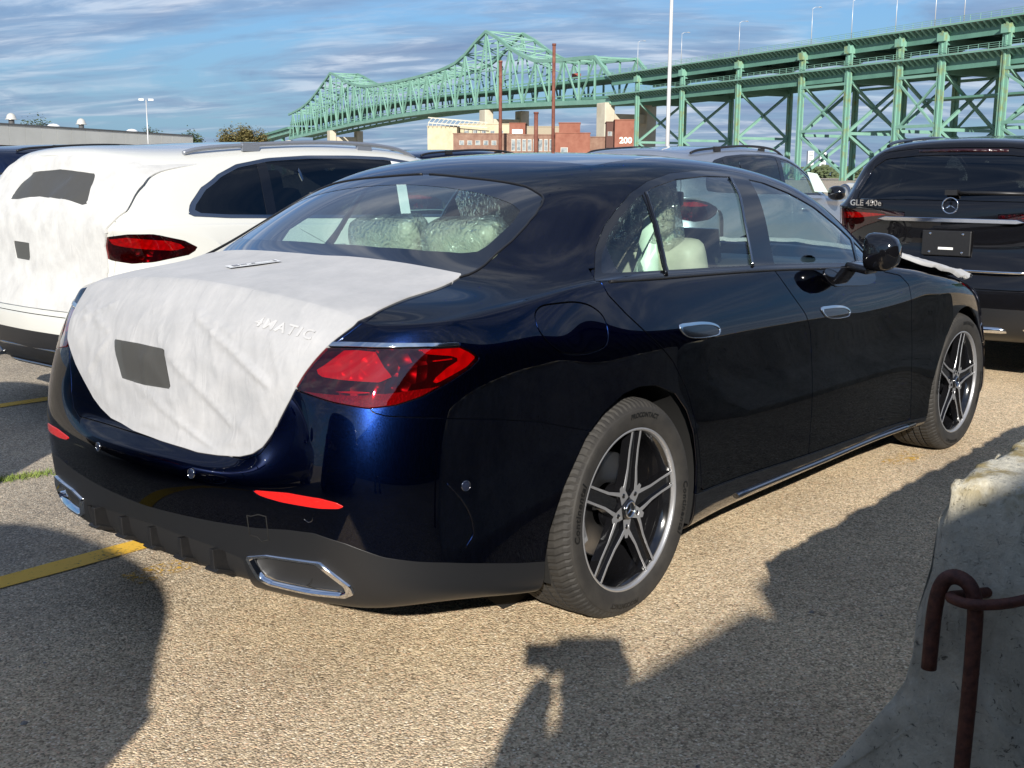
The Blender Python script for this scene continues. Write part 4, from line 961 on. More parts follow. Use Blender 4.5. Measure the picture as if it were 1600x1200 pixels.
FRONTS = [
 rowS(.24,[(3.20,.74),(3.36,.68),(3.46,.57),(3.50,.48),(3.54,.38),(3.56,.26),(3.57,.13),(3.57,0)]),
 rowS(.28,[(3.24,.90),(3.42,.83),(3.54,.71),(3.60,.60),(3.64,.46),(3.67,.31),(3.68,.15),(3.685,0)]),
 rowS(.42,[(3.24,.93),(3.44,.86),(3.57,.74),(3.64,.61),(3.68,.47),(3.71,.32),(3.725,.16),(3.73,0)]),
 rowS(.60,[(3.22,.93),(3.43,.85),(3.56,.73),(3.63,.61),(3.67,.47),(3.70,.32),(3.715,.16),(3.72,0)]),
 rowS(.76,[(3.20,.92),(3.41,.84),(3.54,.72),(3.61,.60),(3.65,.465),(3.68,.315),(3.69,.16),(3.695,0)]),
 rowS(.85,[(3.15,.91,.91),(3.38,.82,.88),(3.52,.71,.85),(3.58,.60),(3.62,.465),(3.645,.32),(3.655,.16),(3.66,0)]),
]
def side_rowsS(x, s):
    a = math.exp(-((x)/.5)**2); b = math.exp(-((x-2.89)/.5)**2); ar = max(a, b); yw = .92+.022*ar
    tk = min(1, max(0, (2.7-x)/.4))*min(1, max(0, (x-.2)/.4))
    return [(x, yw-.16, .21), (x, yw-.03*tk-.02, .25), (x, yw-.015*tk-.004, .40), (x, yw-.006*tk, .64), (x, yw-.008, .86), (x, yw-.022, 1.01)]
DLOS = [(-.61,1.192),(-.59,1.26),(-.53,1.35),(-.43,1.425),(-.28,1.485),(-.05,1.525),(.25,1.545),(.6,1.55),(.9,1.545),(1.2,1.51),(1.45,1.435),(1.7,1.315),(1.95,1.18),(2.02,1.115),(1.6,1.13),(1.0,1.143),(.4,1.152),(-.1,1.165),(-.45,1.175)]
TL_A = [(-.60,.90,1.015),(-.65,.89,1.06),(-.75,.85,1.10),(-.86,.78,1.10),(-.90,.68,1.085),(-.925,.56,1.07),(-.925,.55,1.0),(-.90,.68,.955),(-.85,.79,.94),(-.76,.855,.948),(-.64,.90,.98)]
TL_B = [(-.52,.92,1.03),(-.66,.89,1.085),(-.80,.83,1.11),(-.90,.68,1.115),(-.93,.50,1.11),(-.945,.30,1.10),(-.945,.30,1.065),(-.94,.45,1.045),(-.92,.60,.995),(-.88,.74,.925),(-.80,.83,.905),(-.65,.895,.925),(-.55,.915,.97)]
AR_S = lambda c: [(c-.42,.10)]+[(c-.415*math.cos(a), .345+.415*math.sin(a)) for a in np.linspace(.0, math.pi, 15)]+[(c+.42,.10)]
HS = car_cage(FRONTS, STS, REARS, side_rowsS, 3, crease_E=lambda k, a, b, n: .3 if b[0] == 'r' else 0)
M_lampclear = mat('headlamp_glass', (.25,.27,.30), .05, .3, 1)
suv_wheel = None
def wrp(V, a):
    V = V.copy(); t = np.clip((-.42-V[:,0])/.38, 0, 1); V[:,0] -= a*t*t*(3-2*t); return V
def make_suv(name, paint_, sc=(1,1,1), lamp='A', wrap=False, glassm=None, clad_mat=None, rails=M_clad, clad_top=.52, chrome_dlo=True, badge=False, headlamp='band', wiper=True, sticker=False, warp=0, pillar_white=False, **k):
    global suv_wheel
    root = empty(name, **k); sc = np.array(sc, float)
    def bld(sk, nm, mt, par=root, **q):
        if warp: sk = Sk(wrp(sk.V, warp), sk.N, sk.F)
        n_ = sk.N/sc; n_ /= np.maximum(np.linalg.norm(n_, axis=1, keepdims=True), 1e-9)
        return Sk(sk.V*sc, n_, sk.F).build(nm, mt, par, **q)
    glassm = glassm or M_privacy; clad_mat = clad_mat or M_satin
    b = HS
    _, b = take(b, XZ, AR_S(0), SIDE, 0); _, b = take(b, XZ, AR_S(2.89), SIDE, 0)
    dl, b = take(b, XZ, DLOS, SIDE, .001)
    YZ = lambda V: np.stack([np.abs(V[:,1]), V[:,2]], 1)
    rwin, b = take(b, YZ, [(-.3,1.185),(.55,1.18),(.67,1.185),(.665,1.24),(.60,1.40),(.52,1.455),(.3,1.475),(0,1.48),(-.3,1.48)], lambda V: V[:,0] < -.66, .003)
    wsh, b = take(b, XY, [(1.60,-.3),(1.60,0),(1.58,.3),(1.52,.52),(1.50,.60),(1.70,.68),(1.92,.70),(2.10,.735),(2.22,.66),(2.28,.4),(2.32,0),(2.32,-.3)], lambda V: (V[:,2] > 1.10) & (V[:,0] > 1.3), .003)
    TP = szl(TL_A if lamp == 'A' else TL_B)
    tl, b = take(b, szp, TP, TSM, .002)
    hl, b = take(b, XZ, [(3.05,.97),(3.20,.985),(3.45,.93),(3.9,.90),(3.9,.80),(3.5,.79),(3.25,.86)], lambda V: (V[:,0] > 3.0) & (np.abs(V[:,1]) > .35), .002)
    grille, b = take(b, YZ, [(-.3,.46),(.42,.46),(.46,.70),(.36,.88),(-.3,.89)], lambda V: V[:,0] > 3.3, .002)
    cl, b = b.cut(b.V[:,2]-clad_top) if True else (None, None)
    # tailgate
    TG = [(-.3,.62),(.50,.62),(.62,.66),(.68,.80),(.70,.95),(.735,1.12),(.70,1.25),(.62,1.44),(.56,1.50),(.3,1.525),(-.3,1.53)]
    tg, b = take(b, YZ, TG, lambda V: V[:,0] < -.62, .003)
    DR = [(-.02,1.2),(.02,1.10),(.25,.98),(.40,.80),(.47,.60),(.49,.50),(1.05,.50),(1.02,1.2)]; DF = [(1.02,1.2),(1.05,.50),(2.20,.50),(2.22,.95),(2.12,1.06),(2.05,1.10),(1.9,1.2)]
    dr, b = take(b, XZ, DR, SIDE, .003); df, b = take(b, XZ, DF, SIDE, .003)
    bld(both(b.flange(.01)), 'body_shell', paint_); bld(both(tg.flange(.01)), 'tailgate', paint_); bld(both(cl.flange(.01)), 'lower_cladding', clad_mat)
    bld(both(wsh.offset(-.002)), 'windscreen', glass('windscreen_glass', (.72,.82,.77), .8)); bld(both(rwin.offset(-.002)), 'rear_window', glassm)
    if not wrap or True: bld(both(grille), 'grille', M_blackgloss)
    for sgn in (1, -1):
        f = (lambda s_: s_) if sgn > 0 else (lambda s_: s_.mirror())
        D1 = bld(f(dr.flange(.01)), 'rear_door', paint_); D2 = bld(f(df.flange(.01)), 'front_door', paint_)
        for D_, x in ((D1,.25),(D2,1.32)):
            hb = MB(); hb.tube([((x-.11)*sc[0], -sgn*.917*sc[1], .985*sc[2]), (x*sc[0], -sgn*.945*sc[1], .99*sc[2]), ((x+.10)*sc[0], -sgn*.917*sc[1], .985*sc[2])], .013, 8); hb.build('door_handle', paint_, D_)
        din = field(dl.V, XZ, DLOS); g0, frame = dl.cut(din+.020)
        p1, g0 = take(g0, XZ, [(.955,1.6),(.90,1.1),(.985,1.1),(1.04,1.6)], None, 0); p2, g0 = take(g0, XZ, [(-.13,1.6),(-.185,1.1),(-.115,1.1),(-.06,1.6)], None, 0)
        p3, g0 = take(g0, XZ, [(.085,1.6),(.235,1.1),(.26,1.1),(.11,1.6)], None, 0)
        bld(f(frame.offset(.002).flange(.006)), 'window_frame', M_chrome2 if chrome_dlo else M_blackgloss)
        bld(f(p1.flange(.005)), 'pillar_trim', mat('white_film', (.70,.72,.74), .4) if pillar_white else M_blackgloss); bld(f(p2.flange(.005)), 'pillar_trim', M_blackgloss); bld(f(p3.offset(.001)), 'window_divider', M_chrome2 if chrome_dlo else M_blackgloss)
        q1, q2 = g0.cut(g0.V[:,0]+.10); q2, q3 = q2.cut(q2.V[:,0]-.95)
        for q in (q1, q2): bld(f(q.offset(-.003)), 'side_window', glassm)
        bld(f(q3.offset(-.003)), 'side_window', M_tint_side if glassm is M_privacy else glassm)
        t = bpy.data.objects.new('taillight', None); link(t, root)
        bld(f(tl.offset(.001).flange(.012)), 'lens', M_redlens, t); inn = tl.offset(-.012)
        if lamp == 'A': a1 = [(-.64,.895,1.025),(-.70,.875,1.06),(-.86,.77,1.085),(-.905,.68,1.072),(-.90,.70,1.045),(-.86,.77,1.03),(-.80,.83,1.02),(-.68,.882,1.005)]
        else: a1 = [(-.62,.90,1.05),(-.80,.825,1.092),(-.915,.62,1.092),(-.935,.42,1.082),(-.91,.64,1.055),(-.80,.83,1.045)]
        A1, inn = take(inn, szp, szl(a1), None, 0); bld(f(inn), 'lamp_housing', M_redbase, t); bld(f(A1.offset(.006)), 'lamp_reflector', M_redbright, t)
        hh = bld(f(hl.offset(.001).flange(.01)), 'headlight', M_lampclear)
        # mirror
        mr = MB(); V = []; n = 14; ys = [.93,.95,.99,1.04,1.09,1.115,1.12]; ks = [.3,.75,.97,1,.85,.5,.02]
        for y, kk_ in zip(ys, ks):
            for q in range(n):
                a = 2*math.pi*q/n; V.append(((1.82+.085*kk_*math.cos(a))*sc[0], -sgn*y*sc[1], (1.15+.082*kk_*np.sign(math.sin(a))*abs(math.sin(a))**.8)*sc[2]))
        mo = obj('door_mirror', V, [(i*n+q, i*n+(q+1) % n, (i+1)*n+(q+1) % n, (i+1)*n+q) for i in range(6) for q in range(n)], M_blackgloss, root, smooth=True)
        # rail
        rp = catmull([(-.56,.61,1.548),(-.48,.617,1.570),(-.2,.635,1.598),(.4,.645,1.632),(.9,.645,1.622),(1.12,.64,1.592),(1.24,.645,1.545)], 5)
        rl = MB(); rl.tube([(x*sc[0], -sgn*y*sc[1], z*sc[2]-.002) for x, y, z in rp], .013, 8, up=(0,1,0))
        for x in (-.12, .78): rl.box((x*sc[0], -sgn*.64*sc[1], 1.59*sc[2]), (.12,.02,.05))
        rl.build('roof_rail', rails, root)
        for x in (0, 2.89):
            L_ = MB(); Vv = []; n = 18
            for i in range(n+1):
                a = -.35+(math.pi+.7)*i/n
                for y in (-.90, -.55): Vv.append((x*sc[0]+.43*math.cos(a), y*sgn, .36+.43*math.sin(a)))
            L_.add(Vv, [(2*i, 2*i+1, 2*i+3, 2*i+2) for i in range(n)], True); L_.add([(x*sc[0]+.43*math.cos(q*math.pi/9), -.55*sgn, .36+.43*math.sin(q*math.pi/9)) for q in range(18)], [tuple(range(18))])
            L_.build('wheel_housing', M_dark, root)
    ins = HS.offset(-.02)
    for A_, B_, M_ in ((XZ, DLOS, SIDE), (YZ, [(-.3,1.185),(.67,1.185),(.60,1.42),(.3,1.47),(-.3,1.48)], lambda V: V[:,0] < -.64), (XY, [(1.60,-.3),(1.60,0),(1.52,.52),(1.50,.60),(1.70,.68),(2.10,.735),(2.28,.4),(2.32,0),(2.32,-.3)], lambda V: (V[:,2] > 1.08) & (V[:,0] > 1.28)), (XZ, AR_S(0), SIDE), (XZ, AR_S(2.89), SIDE)):
        ins = take(ins, A_, B_, M_, .004)[1]
    bld(both(ins), 'inner_panels', M_blk_int)
    for y in (-.38, .38):
        s_ = rbo('front_seat', [((1.2*sc[0],y,.72*sc[2]),(.5,.5,.16),.05), ((.92*sc[0],y,1.02*sc[2]),(.15,.5,.6),.06,ry(-18)), ((.80*sc[0],y,1.36*sc[2]),(.09,.26,.18),.04,ry(-12))], M_blk_int, root)
    rbo('rear_seat', [((-.05,0,1.0*sc[2]),(.15,1.3,.55),.05,ry(-20)), ((-.15,.38,1.32*sc[2]),(.08,.26,.16),.035,ry(-15)), ((-.15,-.38,1.32*sc[2]),(.08,.26,.16),.035,ry(-15))], M_blk_int, root)
    MB().box((1.4*sc[0],0,.27), (4.0*sc[0],1.5,.04)).build('underbody', M_dark, root)
    if suv_wheel is None:
        wq = make_wheel('wheel', root, Rt=.37, Wd=.24, Rr=.262, seg=90, lettering=False); suv_wheel = wq
    else: wq = copy_tree(suv_wheel, root)
    wq.location = (0, -.92*sc[1], .37); wq.rotation_euler = (0,0,0)
    for (x, y, rz) in ((2.89,-.92,0),(0,.92,math.pi),(2.89,.92,math.pi)):
        c = copy_tree(suv_wheel, root); c.location = (x*sc[0], y*sc[1], .37); c.rotation_euler = (0, .3, rz)
    return root
def place(o, x, y, rz=0): o.location = (x, y, 0); o.rotation_euler = (0, 0, rz)
M_white = mat('white_car_paint', (.58,.58,.54), .25, 0, 1.0, .02)
M_blackp = paint('black_car_paint', (.004,.004,.005), (.010,.010,.012), .5, .2, .3)
M_silver = paint('silver_blue_paint', (.30,.34,.40), (.46,.50,.56), .5, .35, .7)
M_navyp = paint('dark_blue_paint', (.004,.008,.022), (.010,.02,.06), .5, .3, .6)
# white wagon beside the saloon
WX, WY = 1.50, 3.36
wsuv = make_suv('estate_suv', M_white, (1,1,.96), warp=.18, pillar_white=True, rails=mat('satin_grey_rail', (.30,.32,.36), .35, .6), label='white estate SUV parked beyond the saloon, its tailgate wrapped in fleece', cat='car')
place(wsuv, WX, WY)
for z_, w_, h_, mt_, x_, nm_ in ((.40,1.30,.012,M_chrome2,-1.20,'bumper_trim'),(.30,1.05,.010,M_chrome2,-1.17,'diffuser_trim')):
    q = MB(); q.tube(catmull([(x_+.20, -w_/2-.06, z_+.02), (x_+.05, -w_*.40, z_), (x_, 0, z_), (x_+.05, w_*.40, z_), (x_+.20, w_/2+.06, z_+.02)], 5), h_, 8); q.build(nm_, mt_, wsuv)
for sg in (1, -1):
    q = MB(); q.prism([(.40*sg,.33),(.47*sg,.39),(.72*sg,.39),(.74*sg,.36),(.70*sg,.31),(.46*sg,.30)], 'x', -1.175, -1.02); q.build('exhaust_trim', M_chrome2, wsuv, bevel=.01)
    rf_ = MB(); rf_.box((-1.135, -.62*sg, .53), (.02,.16,.03), Matrix.Rotation(.35*sg,3,'Z')); rf_.build('bumper_reflector', M_redreflex, wsuv)
full = both(HS); zz = np.array([.6,.8,.92,1.03,1.12,1.22,1.36,1.50,1.62]); yy = np.array([.60,.655,.66,.655,.70,.745,.73,.675,.60])
def cvf(V): 
    lim = np.interp(V[:,2], zz, yy); d = np.maximum(np.abs(V[:,1])-lim, np.maximum(V[:,0]+.50, .655-V[:,2])); return np.clip(d, -.5, .5)
tw = full.cut(cvf(full.V))[0]
TWW = [(.10,1.435),(-.02,1.44),(-.22,1.43),(-.32,1.36),(-.30,1.25),(-.10,1.275),(.10,1.28),(.34,1.255),(.30,1.36)]
def yzt(V): return np.stack([V[:,1], V[:,2]], 1)
w1 = tw.cut(field(tw.V, yzt, [(.32,1.26),(.26,1.37),(.17,1.45),(-.1,1.465),(-.44,1.435),(-.47,1.33),(-.50,1.24),(-.3,1.27),(.0,1.285),(.2,1.265)], lambda V: V[:,0] < -.6)); 
w2 = w1[1].cut(field(w1[1].V, yzt, [(.22,1.03),(.02,1.025),(.03,.92),(.20,.925)], lambda V: V[:,0] < -.8))
def drape2(sk, base):
    P = yzt(sk.V)*[1,1]; top = 1/(1+np.exp(-(P[:,1]-1.12)*30))
    d = base+.010*folds(P, R(62), 9, 11)**3*(.3+.7*top)+.007*folds(P, R(75), 15, 12)**4*top+.005*folds(P, R(-40), 8, 13)**4+.005*vnoise(np.stack([P[:,0]*4, P[:,1]*4, 0*P[:,0]], 1), 14)
    V = wrp(sk.V, .18)*[1,1,.96]+sk.N*d[:,None]-np.array([0,0,.03])*np.clip((sk.V[:,2:3]-1.35)/.2,0,1); n = vnormals(V, sk.F); n = np.where((n*sk.N).sum(1, keepdims=True) < 0, -n, n); return Sk(V+np.array([WX,WY,0]), n, sk.F)
tc_ = drape2(w2[1], .010).flange(.03).build('tailgate_cover', M_fleece2, None, label='white fleece sheet wrapped over the whole tailgate of the white SUV', cat='car cover')
drape2(w1[0], .008).build('mesh_window', M_mesh, tc_); drape2(w2[0], .006).build('plate_opening', M_mesh, tc_)
# black SUV ahead
BS = (1.05,1.03,1.03); BX, BY = 6.05, -.10
bsuv = make_suv('black_suv', M_blackp, BS, lamp='B', rails=M_blackgloss, clad_mat=M_clad, clad_top=.50, chrome_dlo=True, label='black SUV seen square from behind at the right edge, bare number plate holder', cat='car')
place(bsuv, BX, BY)
def bpt(x, y, z): return (x*BS[0], y*BS[1], z*BS[2])
star_mb((-.962*BS[0], 0, 1.150*BS[2]), .056, .008, 'x').build('star_emblem', M_chrome, bsuv)
V_, F_ = text_geo('GLE 450e', .058, .003, bold=.001); obj('badge', [(-.955*BS[0]+v[2]*-1, .60-v[0], 1.155*BS[2]+v[1]) for v in V_], F_, M_chrome, bsuv)
cb = MB(); cb.prism([(-.44,1.040*BS[2]+.0),(-.50,1.052*BS[2]),(-.44,1.070*BS[2]),(.44,1.070*BS[2]),(.50,1.052*BS[2]),(.44,1.040*BS[2])], 'x', -1.035, -.98); cb.build('chrome_bar', M_chrome, bsuv, bevel=.004)
pl = MB(); pl.box((-1.035,0,.905*BS[2]),(.02,.33,.17)); plo = pl.build('number_plate_holder', M_satin, bsuv, bevel=.006)
for y, z in ((-.11,.062),(.11,.062),(-.11,-.062),(.11,-.062)):
    sb = MB(); sb.lathe([(0,-.004),(.008,-.004),(.009,0)], (-1.046,y,.905*BS[2]+z), 10, 'x'); sb.build('screw', M_chrome, plo)
MB().box((-1.047,.0,.905*BS[2]-.035),(.003,.10,.016)).build('barcode_label', mat('white_label', (.75,.75,.72), .5), plo)
for z, h, w_, mt, nm, x in ((.735,.018,1.30,M_chrome,'bumper_trim',-1.085),(.36,.05,1.05,M_chrome,'skid_plate',-1.06)):
    q = MB(); q.tube(catmull([(x+.13, -w_/2, z*BS[2]), (x+.02, -w_*.36, z*BS[2]), (x, 0, z*BS[2]), (x+.02, w_*.36, z*BS[2]), (x+.13, w_/2, z*BS[2])], 5), h/2, 8); q.build(nm, mt, bsuv)
for sg in (1, -1):
    q = MB(); q.prism([(.52*sg,.39),(.60*sg,.47),(.86*sg,.47),(.90*sg,.44),(.86*sg,.33),(.60*sg,.33)], 'x', -1.03, -.90); q.build('exhaust_trim', M_chrome, bsuv, bevel=.012)
wp = MB(); wp.tube([(-.945*BS[0],-.02,1.235*BS[2]),(-.93*BS[0],-.25,1.235*BS[2]),(-.915*BS[0],-.48,1.232*BS[2])], .012, 8); wp.box((-.95*BS[0],.0,1.235*BS[2]), (.05,.08,.035)); wp.build('rear_wiper', M_satin, bsuv)
bl_ = MB(); bl_.tube([(-.80*BS[0],-.30,1.505*BS[2]),(-.81*BS[0],0,1.51*BS[2]),(-.80*BS[0],.30,1.505*BS[2])], .012, 8); bl_.build('high_brake_light', M_redbase, bsuv)
# silver SUV and dark SUV in the second row
ssuv = make_suv('silver_suv', M_silver, BS, lamp='B', rails=M_satin, chrome_dlo=False, label='silver blue SUV with black roof rails behind the saloon roof', cat='car'); place(ssuv, 7.65, 3.80)
MB().add([(2.02,-.90,1.19),(1.70,-.885,1.20),(1.66,-.80,1.42),(1.88,-.82,1.40)], [(0,1,2,3)]).build('window_sheet', mat('pale_window_sheet', (.60,.74,.66), .6), ssuv)
blg = MB(); blg.tube([(-.80*BS[0],-.30,1.50*BS[2]),(-.815*BS[0],0,1.505*BS[2]),(-.80*BS[0],.30,1.50*BS[2])], .014, 8); blg.build('high_brake_light', mat('dull_red_lens', (.18,.01,.012), .3), ssuv)
dsuv = make_suv('dark_suv', M_navyp, BS, lamp='B', rails=M_satin, chrome_dlo=False, label='dark SUV whose roof rail rises behind the white SUV bonnet', cat='car'); place(dsuv, 7.9, 7.75)
nsuv = make_suv('navy_suv', M_navyp, BS, lamp='A', rails=M_satin, chrome_dlo=False, label='dark blue SUV at the far left edge beyond a white car', cat='car'); place(nsuv, 3.9, 9.9)
lsuv = make_suv('white_hatchback', M_white, (.95,.98,.84), lamp='A', rails=M_satin, chrome_dlo=False, label='white car partly in view at the left edge behind the wrapped SUV', cat='car'); place(lsuv, 2.1, 6.55)
# vehicles parked behind the photographer, whose shadows reach into view
r1 = make_suv('parked_suv', M_blackp, (1,1,1), rails=M_satin, label='black SUV parked behind the viewpoint, casting the round shadow at lower left', cat='car'); place(r1, -4.28, -1.15, math.pi)
r2 = make_suv('parked_suv', M_navyp, (1,1,1), rails=M_satin, label='dark blue SUV parked left of the viewpoint, casting the shadow by the white SUV', cat='car'); place(r2, -2.75, 1.86, math.pi)
# ------------------------------------------------------------------ ground
def ground_mat():
    mt = bpy.data.materials.new('asphalt'); mt.use_nodes = True; t = mt.node_tree; b = t.nodes['Principled BSDF']; N = t.nodes.new; K = t.links.new
    tcn = N('ShaderNodeTexCoord'); P = tcn.outputs['Object']
    def noise(s, d=5, r_=.6, dist=0):
        n = N('ShaderNodeTexNoise'); n.inputs['Scale'].default_value = s; n.inputs['Detail'].default_value = d; n.inputs['Roughness'].default_value = r_; n.inputs['Distortion'].default_value = dist; K(P, n.inputs['Vector']); return n.outputs['Fac']
    def ramp(f, els):
        r_ = N('ShaderNodeValToRGB'); cr = r_.color_ramp
        while len(cr.elements) < len(els): cr.elements.new(.5)
        for e, (p, c) in zip(cr.elements, els): e.position = p; e.color = (*c, 1)
        K(f, r_.inputs[0]); return r_.outputs[0]
    def mix(f, a, c, mode='MIX'):
        m_ = N('ShaderNodeMixRGB'); m_.blend_type = mode
        if isinstance(f, (int, float)): m_.inputs[0].default_value = f
        else: K(f, m_.inputs[0])
        K(a, m_.inputs[1]); K(c, m_.inputs[2]); return m_.outputs[0]
    vo = N('ShaderNodeTexVoronoi'); vo.inputs['Scale'].default_value = 165; K(P, vo.inputs['Vector'])
    sc_ = N('ShaderNodeSeparateColor'); K(vo.outputs['Color'], sc_.inputs[0])
    stone_w = ramp(sc_.outputs[0], [(0, (.25,.195,.13)), (.25, (.49,.39,.26)), (.5, (.66,.54,.37)), (.72, (.79,.67,.47)), (.88, (.64,.44,.29)), (1, (.95,.87,.69))])
    stone_g = ramp(sc_.outputs[0], [(0, (.17,.155,.13)), (.35, (.33,.30,.25)), (.65, (.45,.41,.34)), (.88, (.50,.41,.31)), (1, (.72,.68,.58))])
    sx = N('ShaderNodeSeparateXYZ'); K(P, sx.inputs[0])
    m1 = N('ShaderNodeMath'); m1.operation = 'MULTIPLY_ADD'; K(noise(.7, 4), m1.inputs[0]); m1.inputs[1].default_value = 2.4; K(sx.outputs['Y'], m1.inputs[2])
    m2 = N('ShaderNodeMapRange'); m2.inputs[1].default_value = 1.1; m2.inputs[2].default_value = 2.5; K(m1.outputs[0], m2.inputs[0])
    col = mix(m2.outputs[0], stone_w, stone_g)
    # dark binder between the stones, worn patches, oil stains
    edge = ramp(vo.outputs['Distance'], [(0, (1,1,1)), (.45, (.95,.95,.95)), (.75, (.80,.78,.76))])
    col = mix(1.0, col, edge, 'MULTIPLY')
    col = mix(1.0, col, ramp(noise(1.3, 6, .65, .5), [(.28, (.90,.88,.87)), (.5, (1.12,1.10,1.07)), (.72, (1.30,1.26,1.20))]), 'MULTIPLY')
    col = mix(1.0, col, ramp(noise(26, 5, .7), [(.3, (.82,.81,.80)), (.55, (1.08,1.07,1.05)), (.75, (1.3,1.27,1.2))]), 'MULTIPLY')
    col = mix(1.0, col, ramp(noise(.33, 3, .5, .3), [(.30, (.78,.77,.78)), (.55, (1.0,1.0,1.0))]), 'MULTIPLY')
    K(col, b.inputs['Base Color']); b.inputs['Roughness'].default_value = .85; b.inputs['Specular IOR Level'].default_value = .3
    bp = N('ShaderNodeBump'); bp.inputs['Strength'].default_value = .9; bp.inputs['Distance'].default_value = .004; bp.invert = True
    K(vo.outputs['Distance'], bp.inputs['Height'])
    bp2 = N('ShaderNodeBump'); bp2.inputs['Strength'].default_value = .6; bp2.inputs['Distance'].default_value = .006; K(noise(60, 4), bp2.inputs['Height']); K(bp.outputs[0], bp2.inputs['Normal']); K(bp2.outputs[0], b.inputs['Normal'])
    return mt
M_asph = ground_mat()
def line_mat():
    mt = bpy.data.materials.new('worn_yellow_paint'); mt.use_nodes = True; t = mt.node_tree; b = t.nodes['Principled BSDF']; b.inputs['Base Color'].default_value = (.80,.47,.035,1); b.inputs['Roughness'].default_value = .7
    o = t.nodes['Material Output']; tr = t.nodes.new('ShaderNodeBsdfTransparent'); mx_ = t.nodes.new('ShaderNodeMixShader'); tcn = t.nodes.new('ShaderNodeTexCoord')
    n = t.nodes.new('ShaderNodeTexNoise'); n.inputs['Scale'].default_value = 55; n.inputs['Detail'].default_value = 6; n.inputs['Roughness'].default_value = .75; t.links.new(tcn.outputs['Object'], n.inputs['Vector'])
    n2_ = t.nodes.new('ShaderNodeTexNoise'); n2_.inputs['Scale'].default_value = 5; n2_.inputs['Detail'].default_value = 3; t.links.new(tcn.outputs['Object'], n2_.inputs['Vector'])
    at = t.nodes.new('ShaderNodeAttribute'); at.attribute_name = 'wear'
    a = t.nodes.new('ShaderNodeMath'); a.operation = 'MULTIPLY_ADD'; a.inputs[1].default_value = .5; t.links.new(n2_.outputs['Fac'], a.inputs[0]); t.links.new(n.outputs['Fac'], a.inputs[2])
    s_ = t.nodes.new('ShaderNodeMath'); s_.operation = 'SUBTRACT'; t.links.new(a.outputs[0], s_.inputs[0]); t.links.new(at.outputs['Fac'], s_.inputs[1])
    r_ = t.nodes.new('ShaderNodeMapRange'); r_.inputs[1].default_value = -.05; r_.inputs[2].default_value = .05; t.links.new(s_.outputs[0], r_.inputs[0])
    t.links.new(r_.outputs[0], mx_.inputs[0]); t.links.new(tr.outputs[0], mx_.inputs[1]); t.links.new(b.outputs[0], mx_.inputs[2]); t.links.new(mx_.outputs[0], o.inputs[0]); return mt
M_yel = line_mat()
G = MB(); g_ = 6000; G.add([(-g_,-g_,0),(g_,-g_,0),(g_,g_,0),(-g_,g_,0)], [(0,1,2,3)]); G.build('ground', M_asph, None, kind='structure')
def marking(name, x0, x1, y, w_, wear0, wear1, **k):
    n = 24; V = []
    for i in range(n+1):
        x = x0+(x1-x0)*i/n; V += [(x, y-w_/2+.004*math.sin(x*9), .004), (x, y+w_/2+.004*math.sin(x*7+1), .004)]
    o = obj(name, V, [(2*i, 2*i+2, 2*i+3, 2*i+1) for i in range(n)], M_yel, None, **k)
    at = o.data.attributes.new('wear', 'FLOAT', 'POINT')
    for i in range(n+1):
        for j in (0,1): at.data[2*i+j].value = wear0+(wear1-wear0)*i/n
    return o
marking('parking_line', -3.2, 3.6, .87, .115, .585, .68, kind='structure')
marking('parking_line', -.8, 5.5, 3.78, .11, .60, .66, kind='structure')
marking('faded_line', -.85, .3, .56, .12, .80, .84, kind='structure')
marking('faded_line', 2.45, 2.75, -.80, .12, .80, .84, kind='structure')
# small stones and twigs lying about
gb = MB(); bbx = [(-1.4,3.0,-2.0,1.0)]
for i in range(150):
    x, y = random.uniform(-1.8, 3.2), random.uniform(-1.9, 1.2)
    if -1.1 < x and -.95 < y < .95: continue
    s_ = random.uniform(.0025, .006)*(2.0 if random.random() < .06 else 1)
    V = [(x+s_*math.cos(a)*random.uniform(.7,1.2), y+s_*math.sin(a)*random.uniform(.7,1.2), .001) for a in (0,1.2,2.4,3.6,5)]+[(x, y, s_*.9)]
    gb.add(V, [(0,1,5),(1,2,5),(2,3,5),(3,4,5),(4,0,5)])
gb.build('loose_stones', mat('pale_stone', (.36,.33,.29), .8, noise=(40, (.12,.11,.10), .4, .6)), None, kind='stuff')
tw_ = MB()
for i in range(34):
    x, y = random.uniform(-.9, 1.2), random.uniform(-1.85, -1.0); a = random.uniform(0, 6.28); l = random.uniform(.02, .09)
    tw_.tube([(x, y, .003), (x+l*.5*math.cos(a), y+l*.5*math.sin(a), .007), (x+l*math.cos(a+.3), y+l*math.sin(a+.3), .004)], .0009, 4)
tw_.build('dry_twigs', mat('dry_straw', (.42,.35,.22), .8), None, kind='stuff')
gr = MB()
for i in range(700):
    a = random.gauss(0, 1); x = -.45+a*.10+random.gauss(0,.02); y = 2.135-a*.02+random.gauss(0,.025); h_ = random.uniform(.006, .028); dx, dy = random.gauss(0, .012), random.gauss(0, .012); q = random.uniform(0, 6.28); c, s_ = math.cos(q)*.0022, math.sin(q)*.0022
    gr.add([(x-c, y-s_, 0), (x+c, y+s_, 0), (x+dx, y+dy, h_)], [(0,1,2)])
gr.build('grass_tuft', mat('green_weeds', (.12,.20,.03), .7, noise=(9, (.22,.26,.06), .3, .7)), None, kind='stuff')

